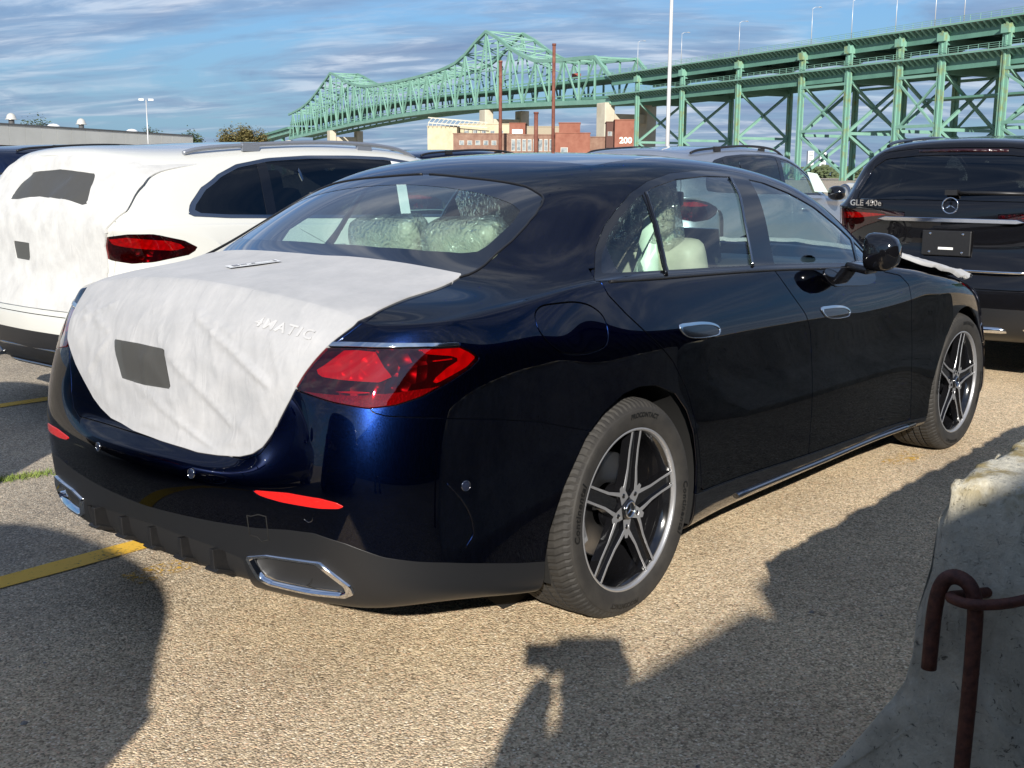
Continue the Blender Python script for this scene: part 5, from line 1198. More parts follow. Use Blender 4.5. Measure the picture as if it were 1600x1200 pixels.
# ------------------------------------------------------------------ concrete barrier with steel loops
def conc_mat():
    mt = mat('weathered_concrete', (.27,.27,.25), .9); t = mt.node_tree; b = t.nodes['Principled BSDF']; N = t.nodes.new; K = t.links.new
    tcn = N('ShaderNodeTexCoord'); P = tcn.outputs['Object']
    def noise(s, d=6, r_=.65, dist=0):
        n = N('ShaderNodeTexNoise'); n.inputs['Scale'].default_value = s; n.inputs['Detail'].default_value = d; n.inputs['Roughness'].default_value = r_; n.inputs['Distortion'].default_value = dist; K(P, n.inputs['Vector']); return n.outputs['Fac']
    def ramp(f, els):
        r_ = N('ShaderNodeValToRGB'); cr = r_.color_ramp
        while len(cr.elements) < len(els): cr.elements.new(.5)
        for e, (p, c) in zip(cr.elements, els): e.position = p; e.color = (*c, 1)
        K(f, r_.inputs[0]); return r_.outputs[0]
    def mul(a, c):
        m_ = N('ShaderNodeMixRGB'); m_.blend_type = 'MULTIPLY'; m_.inputs[0].default_value = 1; K(a, m_.inputs[1]); K(c, m_.inputs[2]); return m_.outputs[0]
    col = ramp(noise(3, 7, .6, .4), [(.3, (.46,.43,.35)), (.5, (.64,.60,.49)), (.7, (.74,.69,.57))])
    pits = ramp(noise(70, 5, .75, .8), [(.34, (.28,.28,.27)), (.41, (1,1,1))]); col = mul(col, pits)
    col = mul(col, ramp(noise(14, 6, .7), [(.3, (.82,.82,.80)), (.6, (1.12,1.12,1.10))]))
    sx = N('ShaderNodeSeparateXYZ'); K(P, sx.inputs[0])
    zz_ = N('ShaderNodeMapRange'); zz_.inputs[1].default_value = .74; zz_.inputs[2].default_value = .81; K(sx.outputs['Z'], zz_.inputs[0])
    li = N('ShaderNodeMath'); li.operation = 'MULTIPLY'; K(zz_.outputs[0], li.inputs[0]); K(ramp(noise(9, 5, .7), [(.42, (0,0,0)), (.54, (1,1,1))]), li.inputs[1])
    lm_ = N('ShaderNodeMixRGB'); lm_.inputs[2].default_value = (.33,.24,.07,1); l2 = N('ShaderNodeMath'); l2.operation = 'MULTIPLY'; l2.inputs[1].default_value = .85; K(li.outputs[0], l2.inputs[0]); K(l2.outputs[0], lm_.inputs[0]); K(col, lm_.inputs[1])
    K(lm_.outputs[0], b.inputs['Base Color'])
    bp = N('ShaderNodeBump'); bp.inputs['Strength'].default_value = 1.0; bp.inputs['Distance'].default_value = .018; K(noise(30, 8, .75), bp.inputs['Height'])
    bp2 = N('ShaderNodeBump'); bp2.inputs['Strength'].default_value = .6; bp2.inputs['Distance'].default_value = .01; K(pits, bp2.inputs['Height']); K(bp.outputs[0], bp2.inputs['Normal']); K(bp2.outputs[0], b.inputs['Normal']); return mt
M_conc = conc_mat()
M_rust = mat('dark_rusty_steel', (.045,.014,.010), .62, .15, noise=(55, (.13,.042,.024), .35, .72), bump=(110, .8, .003))
BYC = -2.19
prof = catmull([(-.33,.0),(-.33,.06),(-.31,.085),(-.175,.30),(-.15,.36),(-.086,.785),(-.074,.808),(-.03,.813),(.03,.813),(.074,.808),(.086,.785),(.15,.36),(.175,.30),(.31,.085),(.33,.06),(.33,.0)], 5)
def barrier(x0, x1, **k):
    root = empty('concrete_barrier', (x0, BYC, 0), 0, **k); nx = 150; V = []; n = len(prof)
    xs = [0,.006,.02]+list(np.linspace(.04, .5, 60))+list(np.linspace(.52, x1-x0, 80))
    for i, x in enumerate(xs):
        shr = {0:.985, 1:.994}.get(i, 1)
        for (y, z) in prof: V.append((x, y*(shr if i < 2 else 1), z*(shr if i < 2 else 1)))
    V = np.array(V); nn = (vnoise(V*[14,14,14], 3)-.5)*.010+(vnoise(V*45, 4)-.5)*.006
    edge = np.exp(-V[:,0]/.03)*(V[:,2] > .3); nn = nn - edge*vnoise(V*32, 8)**2*.035
    top = (np.abs(np.abs(V[:,1])-.08) < .025)*(V[:,2] > .72); nn = nn-top*np.maximum(0, vnoise(V*[13,22,22], 6)-.45)*.09
    d = np.stack([np.where(V[:,0] < .02, -.0, 0), V[:,1], (V[:,2]-.4)*.6], 1); d /= np.maximum(np.linalg.norm(d, axis=1, keepdims=True), 1e-6); V = V+d*nn[:,None]; V[:,0] += np.where(V[:,0] < .03, edge*vnoise(V*28, 12)*.03, 0); V[:,2] = np.maximum(V[:,2], 0)
    F = [(i*n+k_, i*n+k_+1, (i+1)*n+k_+1, (i+1)*n+k_) for i in range(len(xs)-1) for k_ in range(n-1)]
    # end face as a grid fan of rings for relief
    V = V.tolist(); prev = list(range(n)); rings = 9; c = (0., 0., .36)
    for q in range(1, rings+1):
        t_ = q/rings; cur = []
        for k_ in range(n):
            y, z = prof[k_][0]*(1-t_)*.985, prof[k_][1]*.985*(1-t_)+.40*t_; cur.append(len(V)); V.append((.004-.012*vnoise(np.array([[y*20, z*20, 2.]]), 2)[0]-.006*vnoise(np.array([[y*60, z*60, 2.]]), 5)[0], y, z))
        for k_ in range(n-1): F.append((prev[k_], cur[k_], cur[k_+1], prev[k_+1]))
        F.append((prev[n-1], cur[n-1], cur[0], prev[0])); prev = cur
    F.append(tuple(range(len(xs)*n-1-n+1-0, len(xs)*n)))
    o = obj('barrier_block', V, F, M_conc, root, smooth=True); return root
bar1 = barrier(-.70, 2.35, label='weathered concrete road barrier at the right edge with a rusty loop in its end', cat='barrier', group='concrete barriers in a row')
bar2 = barrier(2.75, 5.8, label='second concrete road barrier, farther along the row and out of the frame', cat='barrier', group='concrete barriers in a row')
MB().tube(catmull([(.03,-.03,.60),(-.05,.010,.604),(-.098,.024,.610),(-.112,-.008,.610),(-.085,-.055,.612),(-.03,-.10,.62),(.03,-.125,.63)], 6), .0105, 10).build('steel_loop', M_rust, bar1)
lh = MB(); lh.lathe([(.0,-.006),(.014,-.005),(.018,.0)], (-.001,-.02,.16), 16, 'x'); lh.build('lifting_hole', M_dark, bar1)
ph = [(-.78,-2.130,.452),(-.78,-2.131,.52),(-.78,-2.133,.575),(-.78,-2.139,.615),(-.78,-2.150,.637),(-.78,-2.167,.645),(-.78,-2.186,.640),(-.78,-2.199,.624),(-.78,-2.206,.595),(-.78,-2.208,.53),(-.78,-2.208,.42),(-.78,-2.206,.28),(-.78,-2.205,.04)]
MB().tube(catmull(ph, 4), .0145, 14).build('steel_pin', M_rust, None, label='rusty hooked steel pin standing in the loops at the barrier end', cat='pin')

# ------------------------------------------------------------------ shipping containers behind the viewpoint
M_cont = mat('dark_container_steel', (.012,.011,.012), .6, noise=(3, (.022,.017,.015), .35, .7))
def container(x0, x1, y0, h_, **k):
    root = empty('shipping_container', ((x0+x1)/2, y0, 0), 0, **k); w2 = 2.44; cx_ = (x1-x0)/2
    n = int((x1-x0-.3)/.28); out_ = []
    for i in range(n):
        a = -cx_+.15+i*.28
        out_ += [(a, -.03), (a+.07, -.03), (a+.11, -.065), (a+.21, -.065), (a+.25, -.03)]
    V = [(p[0], p[1], z) for z in (.15, h_-.12) for p in out_]; m_ = len(out_); sd = obj('corrugated_side', V, [(i, i+1, m_+i+1, m_+i) for i in range(m_-1)], M_cont, root)
    V = [(p[0], -w2-p[1], z) for z in (.15, h_-.12) for p in out_]; obj('corrugated_side', V, [(i, m_+i, m_+i+1, i+1) for i in range(m_-1)], M_cont, root)
    for z in (.09, h_-.07):
        for y in (-.05, -w2+.05): MB().box((0,y,z), (x1-x0,.1,.14)).build('side_rail', M_cont, root)
    for s_ in (-1, 1):
        for y in (-.06, -w2+.06): MB().box((s_*(cx_-.06),y,h_/2), (.12,.12,h_-.02)).build('corner_post', M_cont, root)
        MB().box((s_*(cx_-.03),-w2/2,h_/2), (.05,w2-.24,h_-.2)).build('end_panel', M_cont, root)
    MB().box((0,-w2/2,h_-.04), (x1-x0-.02,w2-.02,.05)).build('roof', M_cont, root); return root
container(-4.15, 8.05, -4.70, 2.60, label='dark shipping container standing along the lane behind the barriers', cat='container')
container(-16.45, -4.25, -4.70, 2.53, label='lower dark shipping container behind the viewpoint, left of the first', cat='container')

# ------------------------------------------------------------------ the person taking the photograph (seen as a shadow)
def skin_body(name, J, E_, mt, parent, sub=2, root=0):
    me = bpy.data.meshes.new(name); me.from_pydata([j[0] for j in J], E_, []); o = bpy.data.objects.new(name, me); COL.objects.link(o)
    sk_ = me.skin_vertices or me.attributes
    o.modifiers.new('skin', 'SKIN'); 
    if not me.skin_vertices: return o
    for i, j in enumerate(J): me.skin_vertices[0].data[i].radius = (j[1], j[1] if len(j) < 3 else j[2]); me.skin_vertices[0].data[i].use_root = (i == root)
    md = o.modifiers.new('sub', 'SUBSURF'); md.levels = sub; md.render_levels = sub
    dg = bpy.context.evaluated_depsgraph_get(); dg.update(); m2 = bpy.data.meshes.new_from_object(o.evaluated_get(dg)); m2.materials.clear(); m2.materials.append(mt); m2.polygons.foreach_set('use_smooth', [True]*len(m2.polygons))
    bpy.data.objects.remove(o); o2 = bpy.data.objects.new(name, m2); link(o2, parent); return o2
PB = CAMP[:2]-np.array([math.cos(_yaw), math.sin(_yaw)])*.34+np.array([math.sin(_yaw), -math.cos(_yaw)])*.11
person = empty('person', (PB[0], PB[1], 0), _yaw, label='person in dark jacket and jeans standing at the barriers, holding up a phone', cat='person')
M_jacket = mat('dark_jacket_cloth', (.02,.022,.03), .9); M_jeans = mat('blue_jeans', (.03,.045,.08), .9); M_skin = mat('skin', (.48,.27,.19), .5); M_hair = mat('brown_hair', (.03,.018,.01), .6)
J = [((-.06,0,.84),.15,.19),((-.05,0,.98),.155,.20),((-.04,0,1.12),.155,.21),((-.03,0,1.22),.085,.12),((-.01,0,1.29),.05),
     ((-.04,.16,1.20),.075),((.06,.215,1.05),.072),((.20,.19,1.20),.058),((.27,.115,1.345),.032),
     ((-.04,-.16,1.20),.075),((.06,-.215,1.05),.072),((.20,-.19,1.20),.058),((.27,-.115,1.345),.032)]
skin_body('jacket', J, [(0,1),(1,2),(2,3),(3,4),(2,5),(5,6),(6,7),(7,8),(2,9),(9,10),(10,11),(11,12)], M_jacket, person)
J = [((-.06,0,.86),.135),((-.05,.09,.78),.095),((.02,.11,.44),.062),((-.05,.12,.10),.045),((-.05,-.09,.78),.095),((.02,-.11,.44),.062),((-.05,-.12,.10),.045)]
skin_body('trousers', J, [(0,1),(1,2),(2,3),(0,4),(4,5),(5,6)], M_jeans, person)
J = [((-.01,0,1.27),.055),((.0,0,1.33),.065),((.06,0,1.40),.09),((.05,0,1.47),.092),((.04,0,1.52),.06),((.138,0,1.385),.012)]
hd = skin_body('head', J, [(0,1),(1,2),(2,3),(3,4),(2,5)], M_skin, person)
J = [((.02,0,1.45),.098),((.03,0,1.50),.095),((-.005,0,1.41),.08)]; skin_body('hair', J, [(0,1),(0,2)], M_hair, person)
for s_ in (-1, 1):
    MB().tube([(.05,.083*s_,1.38),(.04,.093*s_,1.41),(.045,.085*s_,1.425)], .010, 6).build('ear', M_skin, hd)
    MB().lathe([(0,.012),(.010,.006),(.012,0)], (.128,.03*s_,1.418), 10, 'x').build('eye', mat('eye_white', (.7,.7,.68), .2), hd)
    V, F = rbox((.0,.12*s_,.045), (.27,.095,.09), .03); obj('shoe', V, F, mat('black_shoe', (.02,.02,.02), .6), person, smooth=True)
    y0 = .085*s_
    J = [((.27,.115*s_,1.345),.024),((.302,.100*s_,1.362),.026,.016)]; E2 = [(0,1)]
    for q, (dz, ln) in enumerate(((.030,.040),(.010,.045),(-.012,.042),(-.032,.034))):
        i = len(J); J += [((.312,(.098)*s_,1.372+dz),.009),((.326,.092*s_,1.375+dz),.008),((.3305,.076*s_,1.376+dz),.0065)]; E2 += [(1,i),(i,i+1),(i+1,i+2)]
    i = len(J); J += [((.298,.085*s_,1.372),.010),((.302,.060*s_,1.378),.008)]; E2 += [(1,i),(i,i+1)]
    skin_body('hand', J, E2, M_skin, person, 1)
# phone: top-level, held just behind the lens position
V, F = rbox((0,0,0), (.008,.150,.074), .003)
ph_ = obj('phone', V, F, mat('black_phone_glass', (.01,.01,.012), .1, 0, 1), None, smooth=False, label='black phone held level in both hands of the standing person', cat='phone')
ph_.matrix_world = Matrix.Translation(Vector(CAMP-_fw*.022-_u2*0)) @ Matrix(((_fw[0],-_r2[0],_u2[0]),(_fw[1],-_r2[1],_u2[1]),(_fw[2],-_r2[2],_u2[2]))).to_4x4()
# ------------------------------------------------------------------ the steel bridge
M_green = mat('bridge_green_paint', (.145,.30,.235), .6, noise=(.16, (.20,.37,.30), .35, .7))
M_green2 = mat('bridge_green_girder', (.09,.21,.165), .65, noise=(.2, (.12,.27,.21), .35, .7))
M_rustgreen = mat('rust_streaked_green', (.17,.35,.27), .7, noise=(.35, (.22,.27,.12), .50, .66))
M_deck = mat('deck_concrete', (.30,.30,.28), .85)
M_pier = mat('pier_concrete', (.52,.48,.38), .85, noise=(.25, (.40,.36,.28), .35, .7))
B0 = np.array([395.77, 345.22]); BD = np.array([.41995, .90755]); BN = np.array([.90755, -.41995])
def bp_(s, off, z): q = B0+BD*s+BN*off; return (q[0], q[1], z)
WB = 18.0
br = empty('steel_bridge', (B0[0], B0[1], 0), 0, label='long green cantilever truss bridge with two peaks and its double deck steel viaduct', cat='bridge')
def bld(mb, name, mt, **k):
    o = mb.build(name, mt, None, **k); o.parent = br; o.matrix_parent_inverse = Matrix.Translation((-B0[0], -B0[1], 0)); return o
topx = [-112,-100,-97,-68.5,-45.5,-23.6,-8,0,8,15,22,36,54,90,120,163,185,205,225,236,244,252,270,290,309,330,351]
topz = [36,44.2,44.5,45.5,47.2,54.8,61.5,63.8,62.2,59,56.4,53,51.2,50.2,50.0,50.6,52,55,59.5,62.6,63.8,61,55.5,50,46.4,44,42.5]
botx = [-112,-58,0,46,115,200,275,351]; botz = [27.6,29.3,31,32,31.9,30.3,28,25.5]
tz = lambda s: float(np.interp(s, topx, topz)); bz = lambda s: float(np.interp(s, botx, botz))
nodes = list(np.linspace(-112, 0, 10)) + list(np.linspace(0, 244, 21))[1:] + list(np.linspace(244, 351, 10))[1:]
for pi, off in enumerate((0, WB)):
    for i in range(len(nodes)-1):
        a, b = nodes[i], nodes[i+1]
        c = MB(); 
        if i > 0: c.bar(bp_(a, off, tz(a)), bp_(b, off, tz(b)), 1.1, 1.3)
        else: c.bar(bp_(a, off, bz(a)+8), bp_(b, off, tz(b)), 1.1, 1.3)
        bld(c, 'top_chord', M_green)
        bld(MB().bar(bp_(a, off, bz(a)), bp_(b, off, bz(b)), 1.0, 1.7), 'bottom_chord', M_green)
        if i > 0: bld(MB().bar(bp_(a, off, bz(a)), bp_(a, off, tz(a)), .65, .65), 'truss_post', M_green)
        if i > 0:
            d = MB()
            near_peak = min(abs(a-0), abs(a-244)) < 30
            if i % 2: d.bar(bp_(a, off, tz(a)), bp_(b, off, bz(b)), .6, .6)
            else: d.bar(bp_(a, off, bz(a)), bp_(b, off, tz(b)), .6, .6)
            bld(d, 'truss_diagonal', M_green)
            if near_peak:
                m_ = (a+b)/2; zm = (bz(m_)+tz(m_))/2; bld(MB().bar(bp_(a, off, zm), bp_(b, off, zm), .45, .45), 'sub_brace', M_green)
for i in range(1, len(nodes)-1):
    a, b = nodes[i], nodes[i+1]; l = MB()
    l.bar(bp_(a, 0, tz(a)), bp_(a, WB, tz(a)), .6, .6); l.bar(bp_(a, 0, tz(a)), bp_(b, WB, tz(b)), .4, .4); l.bar(bp_(a, WB, tz(a)), bp_(b, 0, tz(b)), .4, .4)
    if tz(a) > 47: l.bar(bp_(a, 0, tz(a)), bp_(a, WB, tz(a)-6), .4, .4); l.bar(bp_(a, WB, tz(a)), bp_(a, 0, tz(a)-6), .4, .4)
    bld(l, 'sway_bracing', M_green)
def deckz(s): return float(np.interp(s, [-420,-112,0,60,150,240,351,470,620], [37.0,36.8,38.2,39.6,40.2,39.0,36.0,30.5,22.0]))
def lowz(s): return float(np.interp(s, [-420,-112,0,60,150,240,351], [30.2,29.8,32.4,33.4,33.4,31.6,27.6]))
def slab(name, s0, s1, zf, th, o0, o1, mt, n=14):
    V = []
    for i in range(n+1):
        s = s0+(s1-s0)*i/n; z = zf(s); V += [bp_(s, o0, z), bp_(s, o1, z), bp_(s, o1, z-th), bp_(s, o0, z-th)]
    F = [(4*i+k, 4*i+(k+1) % 4, 4*i+4+(k+1) % 4, 4*i+4+k) for i in range(n) for k in range(4)]+[(0,1,2,3), (4*n,4*n+1,4*n+2,4*n+3)]
    m_ = MB(); m_.add(V, F); return bld(m_, name, mt)
for zf, nm in ((deckz, 'upper_deck'), (lowz, 'lower_deck')):
    slab(nm, -112, 351, zf, 1.0, .8, WB-.8, M_green2, 24)
    slab('deck_railing', -112, 351, lambda s: zf(s)+1.1, .5, .7, .9, M_green, 24)
    slab(nm, -112, -430, zf, .45, -2.2, WB+2.2, M_deck)
    for off in (0.2, WB-.2): slab('plate_girder', -112, -430, lambda s: zf(s)-.46, 3.2, off-.25, off+.25, M_green2)
    for off in (-2.2, WB+2.2): slab('fascia_beam', -112, -430, lambda s: zf(s)-.05, .42, off-.08, off+.08, M_green)
    for off in (-2.1, WB+2.1):
        r_ = MB()
        for i in range(107):
            s = -112-i*3.0; r_.bar(bp_(s, off, zf(s)), bp_(s, off, zf(s)+1.3), .10, .10)
        bld(r_, 'railing_post', M_green, kind='stuff')
        for h_ in (.45, .9, 1.35): slab('railing_bar', -112, -430, lambda s, h_=h_: zf(s)+h_, .09, off-.04, off+.04, M_green)
    n_ = 0
    for i in range(170):      # cantilever brackets along the near edge
        s = -113-i*1.9; b = MB(); z = zf(s)-.46
        V = [bp_(s-.28, -2.05, z-.25), bp_(s-.28, -.05, z-1.5), bp_(s-.28, -.05, z-.02), bp_(s-.28, -2.05, z-.02), bp_(s+.28, -2.05, z-.25), bp_(s+.28, -.05, z-1.5), bp_(s+.28, -.05, z-.02), bp_(s+.28, -2.05, z-.02)]
        b.add(V, [(0,1,2,3),(7,6,5,4),(0,4,5,1),(2,6,7,3),(0,3,7,4)]); bld(b, 'deck_bracket', M_green)
    for i in range(26):       # floor beams
        s = -120-i*12; bld(MB().bar(bp_(s, .4, zf(s)-1.6), bp_(s, WB-.4, zf(s)-1.6), .5, 1.8), 'floor_beam', M_green2)
# viaduct bents
bents = [-131.5,-159.5,-190,-219.5,-238.5,-257,-271,-290,-312,-335,-360,-390]
for s in bents:
    zt = deckz(s)-.6; zl = lowz(s)-3.6
    for off in (-.9, WB+.9):
        c = MB(); c.bar(bp_(s-.55, off, 0), bp_(s-.55, off, zt-1.0), .4, 1.3, up=(BD[0],BD[1],0)); c.bar(bp_(s+.55, off, 0), bp_(s+.55, off, zt-1.0), .4, 1.3, up=(BD[0],BD[1],0)); c.bar(bp_(s, off, 0), bp_(s, off, zt-.2), 1.0, .5, up=(BD[0],BD[1],0))
        c.box(bp_(s, off, zt-2.2), (2.2,2.0,1.9), Matrix.Rotation(math.atan2(BD[1], BD[0]), 3, 'Z')); bld(c, 'bent_column', M_rustgreen)
    for z0, z1 in ((0.5, 12.5), (12.5, zl)):
        bld(MB().bar(bp_(s, -.5, z0), bp_(s, WB+.5, z1), .7, .7), 'cross_brace', M_green); bld(MB().bar(bp_(s, WB+.5, z0), bp_(s, -.5, z1), .7, .7), 'cross_brace', M_green)
        bld(MB().bar(bp_(s, -.5, z1), bp_(s, WB+.5, z1), .55, .8), 'bent_strut', M_green)
    bld(MB().bar(bp_(s, -.5, zl), bp_(s, WB+.5, zl), 1.2, 1.8), 'bent_cap', M_green2); bld(MB().bar(bp_(s, -.5, zt-3.2), bp_(s, WB+.5, zt-3.2), 1.0, 1.6), 'bent_cap', M_green2)
for s0, s1 in ((-219.5,-238.5),(-257,-271),(-290,-312)):
    for off in (-.9, WB+.9):
        for z0, z1 in ((1.5,12.5),(12.5,24.5)):
            m_ = (s0+s1)/2; zm = z1-.5
            bld(MB().bar(bp_(s0, off, z0), bp_(s1, off, z1), .5, .5), 'tower_brace', M_green); bld(MB().bar(bp_(s1, off, z0), bp_(s0, off, z1), .5, .5), 'tower_brace', M_green); bld(MB().bar(bp_(s0, off, z1+1.0), bp_(s1, off, z1+1.0), .6, .7), 'tower_strut', M_green)
# ramp framing low under the viaduct on the right
for z, o0 in ((19.5, -5),):
    slab('maintenance_ramp', -262, -430, lambda s: 20.4, .5, 3, 9, M_green2, 6)
# concrete piers of the truss and left approach
for s, zt in ((-108, 27.2), (0, 29.6), (244, 28.0), (351, 24.3)):
    for off in (0, WB): bld(MB().box(bp_(s, off, zt/2), (6.5,4.2,zt), Matrix.Rotation(math.atan2(BD[1], BD[0]), 3, 'Z')), 'concrete_pier', M_pier, bevel=.3)
    bld(MB().bar(bp_(s, 2, zt-5.5), bp_(s, WB-2, zt-5.5), 4.0, 3.2), 'pier_beam', M_pier)
slab('approach_deck', 351, 640, lambda s: float(np.interp(s, [351,412,456,640], [34,31.6,29.6,20])), 1.6, -1, WB+1, M_green2, 10)
slab('approach_girder', 351, 640, lambda s: float(np.interp(s, [351,412,456,640], [32.2,29.8,27.8,18])), 2.6, .5, 1.5, M_green, 10)
for s in (385, 420, 455, 500, 550): bld(MB().bar(bp_(s, 4, 0), bp_(s, 4, 27.5-(s-385)*.04), 2, 2), 'approach_post', M_green)
# street lamps on the viaduct
M_galv = mat('galvanised_steel', (.55,.56,.56), .45, .4)
for k_, s in enumerate((-133,-160,-191,-224,-240,-256,-269,-278,-300)):
    z = deckz(s); q = MB(); 
    lp = empty('street_lamp', bp_(s, -2.0, z), 0, label=['leftmost','second','third','fourth','fifth','sixth','seventh','eighth','rightmost'][k_]+' from the left of the thin street lamps on the green viaduct', cat='street lamp', group='street lamps on the viaduct')
    MB().tube([(0,0,0),(0,0,5),(0,0,9.5)], [.11,.09,.06], 6).build('lamp_post', M_galv, lp)
    MB().tube([(0,0,9.4),(.9*BN[0],.9*BN[1],9.9),(2.2*BN[0],2.2*BN[1],10)], .07, 5).box((2.6*BN[0],2.6*BN[1],10), (.9,.5,.2)).build('lamp_head', M_galv, lp)
# vehicles on the bridge are too small to see; a red and a white lorry show between the decks
lr = MB(); lr.box(bp_(-72, 7, 39.6), (1.8,3.2,2.0)); lr.build('red_lorry', mat('red_lorry_paint', (.32,.07,.05), .6), None, label='small red lorry crossing between the right truss panels', cat='lorry')

# ------------------------------------------------------------------ industrial buildings
A0 = R(37.0); UF = np.array([math.cos(A0), math.sin(A0)]); UR = np.array([math.sin(A0), -math.cos(A0)])
def W_(u_, v_, z): q = CAMP[:2]+UR*u_+UF*v_; return (q[0], q[1], z)
RZ = Matrix.Rotation(A0-math.pi/2, 3, 'Z')
def brickmat(name, c1, c2, sc_=1.0):
    mt = mat(name, c1, .9); t = mt.node_tree; b = t.nodes['Principled BSDF']; tcn = t.nodes.new('ShaderNodeTexCoord'); mp_ = t.nodes.new('ShaderNodeMapping'); mp_.inputs['Rotation'].default_value = (R(90),0,0)
    n = t.nodes.new('ShaderNodeTexNoise'); n.inputs['Scale'].default_value = .35; n.inputs['Detail'].default_value = 8; n.inputs['Roughness'].default_value = .7; t.links.new(tcn.outputs['Object'], n.inputs['Vector'])
    r_ = t.nodes.new('ShaderNodeValToRGB'); r_.color_ramp.elements[0].position = .35; r_.color_ramp.elements[1].position = .66; r_.color_ramp.elements[0].color = (*c1,1); r_.color_ramp.elements[1].color = (*c2,1)
    t.links.new(n.outputs['Fac'], r_.inputs[0]); t.links.new(r_.outputs[0], b.inputs['Base Color']); return mt
M_brick = brickmat('red_brick', (.20,.070,.045), (.28,.12,.08)); M_brick2 = brickmat('brown_brick', (.17,.09,.065), (.28,.18,.13)); M_cream_w = brickmat('cream_render', (.42,.37,.24), (.52,.47,.34))
M_winf = mat('grey_window_glass', (.13,.16,.18), .2, 0, .5, noise=(.8, (.30,.33,.33), .4, .6)); M_frm = mat('pale_window_frame', (.45,.43,.38), .7); M_roofd = mat('dark_felt_roof', (.07,.065,.06), .9)
def house(name, u0, u1, zt, v_, dp, mt, label, wins=(), cat='building', par=True):
    c = W_((u0+u1)/2, v_, 0); root = empty(name, c, A0-math.pi/2, label=label, cat=cat)
    w2 = u1-u0; MB().box((0, dp/2, zt/2), (w2, dp, zt)).build('wall', mt, root)
    MB().box((0, dp/2, zt+.12), (w2+.3, dp+.3, .25)).build('parapet' if par else 'roof', mt if par else M_roofd, root)
    for (a, b, z0, z1) in wins:
        f = MB(); f.box(((a+b)/2-(u0+u1)/2, -.06, (z0+z1)/2), (b-a, .10, z1-z0)); fo = f.build('window', M_frm, root)
        nx = max(1, int((b-a)/1.5)); 
        for i in range(nx):
            w3 = (b-a)/nx; MB().box((a-(u0+u1)/2+w3*(i+.5), -.13, (z0+z1)/2), (w3*.82, .05, (z1-z0)*.88)).build('pane', M_winf, fo)
    return root
house('concrete_silo', -42.4, -33.6, 15.0, 345, 14, M_cream_w, 'pale yellow concrete store at the left end of the brick works')
house('brick_annex', -33.2, -17.4, 12.4, 330, 22, M_brick2, 'low brown brick building with a row of pale openings beside the concrete store', [(-31.5+i*2.3, -30.1+i*2.3, 9.3, 10.6) for i in range(5)])
house('rendered_building', -33.4, -18.4, 16.0, 352, 16, M_cream_w, 'cream rendered middle building behind the brown brick annex', [(-32+i*2.6, -30.6+i*2.6, 12.8, 14.2) for i in range(5)])
hb = house('sign_block', -17.3, -12.8, 15.4, 332, 12, M_brick, 'brick block carrying a white sign board above its roof edge')
MB().box((0, -.15, 13.2), (3.0, .2, 1.2)).build('sign_board', mat('white_sign', (.75,.74,.70), .6), hb)
house('factory_hall', -17.1, -4.2, 12.0, 325, 18, M_brick2, 'long brick factory hall with a row of tall grey windows', [(-16.4+i*1.52, -15.3+i*1.52, 7.6, 10.9) for i in range(8)])
house('rear_shed', -13.4, -2.3, 15.3, 352, 18, mat('tan_metal_wall', (.33,.28,.20), .8), 'tan shed rising behind the factory hall', [])
house('brick_tower', -3.2, 2.8, 15.5, 331, 12, M_brick, 'square plain red brick tower block in the middle of the works')
house('brick_block', -4.1, 5.5, 12.4, 322, 8.6, M_brick, 'red brick block standing in front of the square tower', [(-2.6, -.6, 6.5, 8.6)])
house('low_brick_wing', 5.6, 9.9, 11.6, 330, 18, M_brick2, 'low dark brick wing between the tower and the numbered block')
hd_ = house('dark_brick_block', 10.0, 12.0, 15.5, 324, 10, mat('dark_brown_brick', (.10,.05,.04), .9), 'narrow dark brick block against the concrete pier', [(10.4,11.6,11.8,13.0)])
h2 = house('numbered_block', 12.1, 17.3, 15.8, 318, 10, M_brick, 'red brick block with large white street number near its base')
V_, F_ = text_geo('200', 2.3, .05, bold=.06); obj('street_number', [(v[0]+.4, -.12-v[2], v[1]+10.4) for v in V_], F_, mat('white_number_paint', (.8,.79,.75), .6), h2)
# conveyor frame over the store
cv = empty('conveyor_frame', W_(-42, 344, 15), A0-math.pi/2, label='pale steel lattice conveyor sloping down over the concrete store roof', cat='conveyor')
for i in range(14):
    u0, u1 = i*1.25, (i+1)*1.25; z0, z1 = 2.6-.10*i, 2.6-.10*(i+1)
    m_ = MB(); m_.bar((u0,0,z0),(u1,0,z1),.25); m_.bar((u0,0,z0-1.5),(u1,0,z1-1.5),.3); m_.bar((u0,0,z0-1.5),(u1,0,z1),.15); m_.bar((u0,0,z0),(u0,3,z0),.15); m_.bar((u0,3,z0),(u1,3,z1),.2); m_.bar((u0,0,z0-1.5),(u0,0,0),.15); m_.build('lattice_panel', mat('pale_steel', (.50,.47,.38), .6), cv)
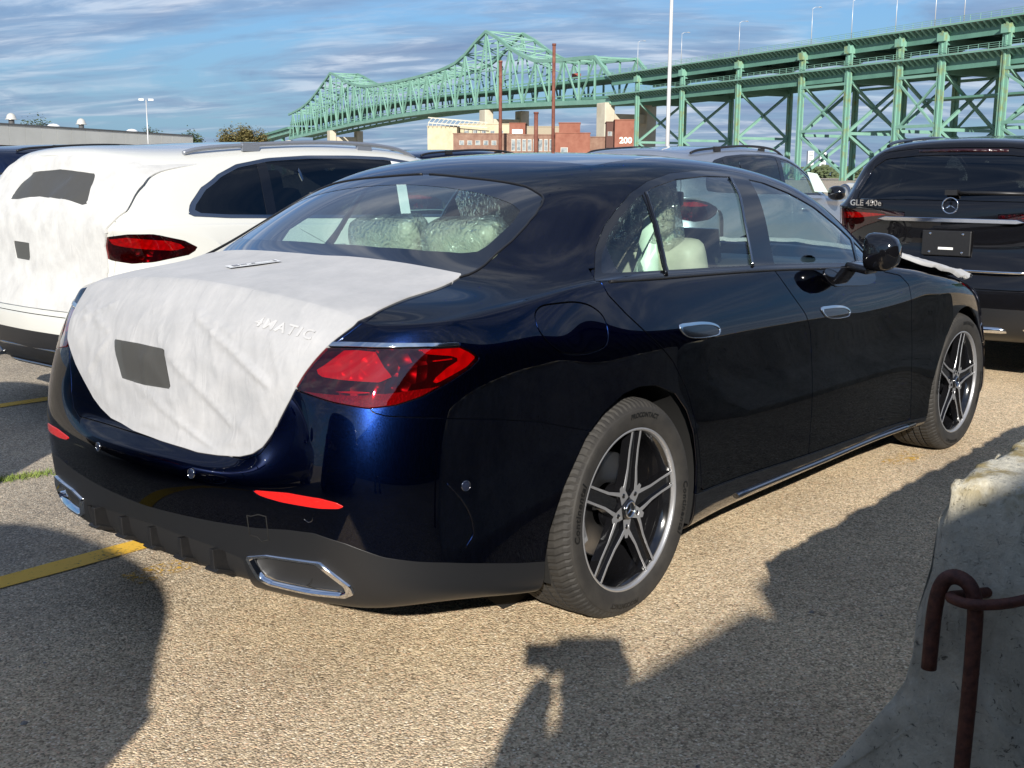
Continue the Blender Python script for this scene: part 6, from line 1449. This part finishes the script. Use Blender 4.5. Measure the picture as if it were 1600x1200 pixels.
# rusty stacks
M_stack = mat('rust_red_stack', (.12,.035,.025), .8, noise=(.6, (.20,.08,.05), .4, .65))
for (u_, v_, z, r_, lb) in ((-18.0,300,29.7,.42,'left one of the two tall thin rust red stacks'), (-4.4,300,33.9,.42,'tallest thin rust red stack, right of the other tall one'), (-9.1,310,17.5,.55,'short thick dark red stack on the factory roof between the tall ones')):
    b = empty('chimney_stack', W_(u_, v_, 0), 0, label=lb, cat='chimney', group='rust red chimney stacks'); MB().tube([(0,0,0),(0,0,z)], [r_*1.1, r_], 12).build('stack_pipe', M_stack, b); MB().lathe([(r_*1.0,z-.5),(r_*1.25,z-.5),(r_*1.25,z),(r_*1.0,z)], n=12).build('stack_rim', M_stack, b)
for (u0, u1, z, v_, lb) in ((303.9,311,31.9,1500,'pale distant tower block seen between viaduct legs, left of two'), (321,328.8,30.4,1510,'pale distant tower block seen between viaduct legs, right of two')):
    house('tower_block', u0, u1, z, v_, 10, mat('hazy_white_wall', (.62,.66,.68), .8), lb, [(u0+.8, u1-.8, z-3-3.2*i, z-1.4-3.2*i) for i in range(7)])
# long grey warehouse on the left
M_clw = mat('grey_metal_cladding', (.55,.56,.53), .6, noise=(.15, (.60,.61,.58), .4, .6)); M_clr = mat('grey_roof_membrane', (.34,.36,.38), .7)
PA = CAMP[:2]+222*np.array([math.cos(R(63.6)), math.sin(R(63.6))]); PBw = CAMP[:2]+275*np.array([math.cos(R(55.2)), math.sin(R(55.2))]); dw = (PBw-PA); LW = np.linalg.norm(dw); dw /= LW
yaw_w = math.atan2(dw[1], dw[0]); ws_ = empty('warehouse', (PBw[0], PBw[1], 0), yaw_w, label='long low grey metal warehouse with domed vents on its roof', cat='building')
L0 = -150
for i in range(34):
    x0 = L0+i*4.42; MB().box((x0+2.19, .15, 7.6), (4.34, .3, 3.5)).build('cladding_panel', M_clw, ws_)
MB().box((L0/2, .35, 2.9), (-L0, .3, 5.8)).build('lower_wall', mat('dark_lower_wall', (.05,.055,.07), .7), ws_)
MB().box((L0/2, .1, 9.5), (-L0+.4, .5, .25)).build('roof_edge', mat('dark_roof_edge', (.10,.11,.12), .6), ws_)
MB().prism([(0.2,5.8),(0.2,9.45),(45,12.0),(90,9.45),(90,0),(.5,0),(.5,5.8)], 'x', L0, 0).build('roof', M_clr, ws_)
for (x, y, nm) in ((-62,14,'l'),(-43,14,'m'),(-21,14,'r')):
    z = 9.45+y*.057; v_ = empty('roof_vent', (0,0,0), 0, label={'l':'domed metal roof vent on the warehouse, leftmost of the three','m':'domed metal roof vent on the warehouse, middle of the three','r':'domed metal roof vent on the warehouse, rightmost of the three'}[nm], cat='roof vent', group='domed vents on the warehouse roof')
    q = Matrix.Rotation(yaw_w, 3, 'Z') @ Vector((x, y, 0)); v_.location = (PBw[0]+q[0], PBw[1]+q[1], z)
    MB().lathe([(.55,0),(.55,.9),(.6,1.0)], n=20).build('vent_neck', mat('dark_vent_neck', (.08,.08,.08), .6), v_); MB().lathe([(1.15,.95),(1.15,1.05),(.92,1.12),(.88,1.5),(.72,1.85),(.45,2.08),(.15,2.2),(0,2.22)], n=20).build('vent_dome', mat('pale_vent_metal', (.62,.60,.54), .35, .3), v_)
for (x, y) in ((-58,8),(-37,9),(-10,9)):
    sk_ = MB(); sk_.lathe([(1.3,0),(1.2,.3),(.7,.6),(0,.7)], n=16); o = sk_.build('skylight', mat('white_skylight', (.72,.74,.76), .4), ws_); o.location = (x, y, 9.45+y*.057)
MB().tube([(-75,8,9.8),(-75,8,12.2)], .12, 6).build('roof_pipe', M_dark, ws_)
# light poles
lp = empty('light_pole', tuple(CAMP[:2]+60*np.array([math.cos(R(32.25)), math.sin(R(32.25))]))+(0,), 0, label='tall plain white lighting pole rising past the viaduct', cat='light pole')
MB().tube([(0,0,0),(0,0,5),(0,0,12),(0,0,17)], [.115,.10,.08,.065], 14).build('pole', mat('white_pole_paint', (.48,.49,.50), .5), lp); MB().box((.3,0,17), (1.0,.3,.15)).build('lamp_head', M_galv, lp)
lp2 = empty('light_pole', tuple(CAMP[:2]+200*np.array([math.cos(R(57.21)), math.sin(R(57.21))]))+(0,), 0, label='slim light pole with a double lamp head above the warehouse', cat='light pole')
MB().tube([(0,0,0),(0,0,12.9)], [.14,.09], 8).build('pole', M_galv, lp2)
for s_ in (-1, 1): MB().box((.75*s_*.83,-.75*s_*.55,12.9), (.8,.5,.3), Matrix.Rotation(-.6,3,'Z')).build('lamp_head', M_galv, lp2)
# trees beyond the roofs
def tree(loc, h_, w_, label, mt, seed, n=3200, group=None):
    rg = np.random.default_rng(seed); root = empty('tree', loc, 0, label=label, cat='tree', group=group)
    t = MB(); t.tube([(0,0,0),(.1,0,h_*.35),(0,.1,h_*.7)], [.35,.25,.12], 8)
    for k in range(5):
        a = k*1.3; t.tube([(0,0,h_*.35),(w_*.25*math.cos(a), w_*.25*math.sin(a), h_*.6),(w_*.4*math.cos(a), w_*.4*math.sin(a), h_*.75)], [.16,.1,.04], 6)
    t.build('trunk', mat('bark', (.06,.045,.03), .9), root)
    cl = rg.normal(size=(26,3)); cl /= np.linalg.norm(cl, axis=1, keepdims=True); cl *= rg.uniform(.3,.8,(26,1)); cl = cl*[w_/2,w_/2,h_*.28]+[0,0,h_*.70]
    V, F = [], []
    for i in range(n):
        c = cl[rg.integers(26)]+rg.normal(size=3)*[w_*.09,w_*.09,h_*.07]; s_ = rg.uniform(.4,.9); q = rg.normal(size=3); q /= np.linalg.norm(q); r_ = np.cross(q, [0,0,1.]); r_ /= max(np.linalg.norm(r_), 1e-6); k = len(V)
        V += [tuple(c-r_*s_*.5), tuple(c+q*s_*.35), tuple(c+r_*s_*.5), tuple(c-q*s_*.35)]; F.append((k,k+1,k+2,k+3))
    obj('crown', V, F, mt, root)
M_l1 = mat('dark_green_leaves', (.035,.06,.02), .7, noise=(.8, (.07,.09,.03), .35, .65)); M_l2 = mat('olive_autumn_leaves', (.10,.10,.03), .7, noise=(.8, (.16,.12,.04), .35, .65))
def pol(az, D): return tuple(CAMP[:2]+D*np.array([math.cos(R(az)), math.sin(R(az))]))+(0,)
tree(pol(62.05,420), 19.6, 12, 'dark round tree crown just above the warehouse roof beside the left vent', M_l1, 1)
tree(pol(57.0,430), 16.4, 10, 'small dark tree crown near the right end of the warehouse', M_l1, 2); tree(pol(55.25,430), 16.2, 10, 'dark tree crown at the right end of the warehouse roof', M_l1, 3)
for k_, (a, h_) in enumerate(((53.7,15.5),(53.2,16.2),(52.75,16.4),(52.3,16.0))): tree(pol(a,430), h_+1.6, 10, ['leftmost','second','third','rightmost'][k_]+' olive coloured tree of the clump left of the bridge end', M_l2, 10+k_, 3000, 'olive trees left of the bridge')
# far tree line and quay wall on the horizon
rg = np.random.default_rng(5); V, F = [], []
for i in range(5200):
    az = R(rg.uniform(12, 40)); D = 620+rg.uniform(-20, 20)+0; h_ = 3.2+2.6*vnoise(np.array([[az*60, 0, 0]]), 2)[0]+1.2*vnoise(np.array([[az*300, 0, 0]]), 3)[0]; z = rg.uniform(0, h_); s_ = rg.uniform(.7,1.5); p = CAMP[:2]+D*np.array([math.cos(az), math.sin(az)]); k = len(V)
    r_ = np.array([math.sin(az), -math.cos(az)]); a = rg.uniform(0, 3)
    V += [(p[0]-r_[0]*s_, p[1]-r_[1]*s_, z), (p[0], p[1], z+s_*.7), (p[0]+r_[0]*s_, p[1]+r_[1]*s_, z), (p[0]+rg.normal()*.5, p[1]+rg.normal()*.5, z-s_*.7)]; F.append((k,k+1,k+2,k+3))
obj('far_tree_line', V, F, M_l1, None, kind='stuff')
# low white off-road car facing the camera, far off between the parked cars
og = empty('white_offroader', (16.5, 3.6, 0), R(150), label='white off-road car with round headlamps seen small behind the saloon mirror', cat='car')
MB().prism([(1.9,.5),(1.95,1.0),(1.85,1.26),(.75,1.31),(.45,1.78),(-1.9,1.80),(-1.95,.5)], 'y', -.78, .78).build('body_shell', M_white, og, bevel=.05)
for y in (-.60, .60):
    MB().lathe([(0,.02),(.11,.015),(.125,.0),(.15,.0),(.155,-.03)], (1.97, y, 1.06), 24, 'x').build('headlight', M_lampclear, og)
    MB().lathe([(.15,.02),(.17,.03),(.19,.0)], (1.955, y, 1.06), 24, 'x').build('headlight_ring', M_chrome2, og)
    MB().box((1.35, y*1.22, 1.0), (1.0,.16,.06)).build('wing', M_white, og, bevel=.02)
    for x in (1.25,-1.25): MB().lathe([(0,-.12),(.22,-.12),(.36,-.10),(.38,0),(.36,.10),(0,.1)], (x, y*1.25, .38), 28, 'y').build('wheel', M_rubber, og)
MB().box((1.95,0,1.06), (.06,.80,.26)).build('grille', M_blackgloss, og); MB().box((1.98,0,.60), (.2,1.6,.22)).build('bumper', M_satin, og)
MB().prism([(.74,1.33),(.47,1.74),(.45,1.73),(.70,1.25)], 'y', -.70, .70).build('windscreen', M_privacy, og)
for s_ in (-1,1): MB().box((-.7,s_*.785,1.52), (2.0,.02,.40)).build('side_window', M_privacy, og)
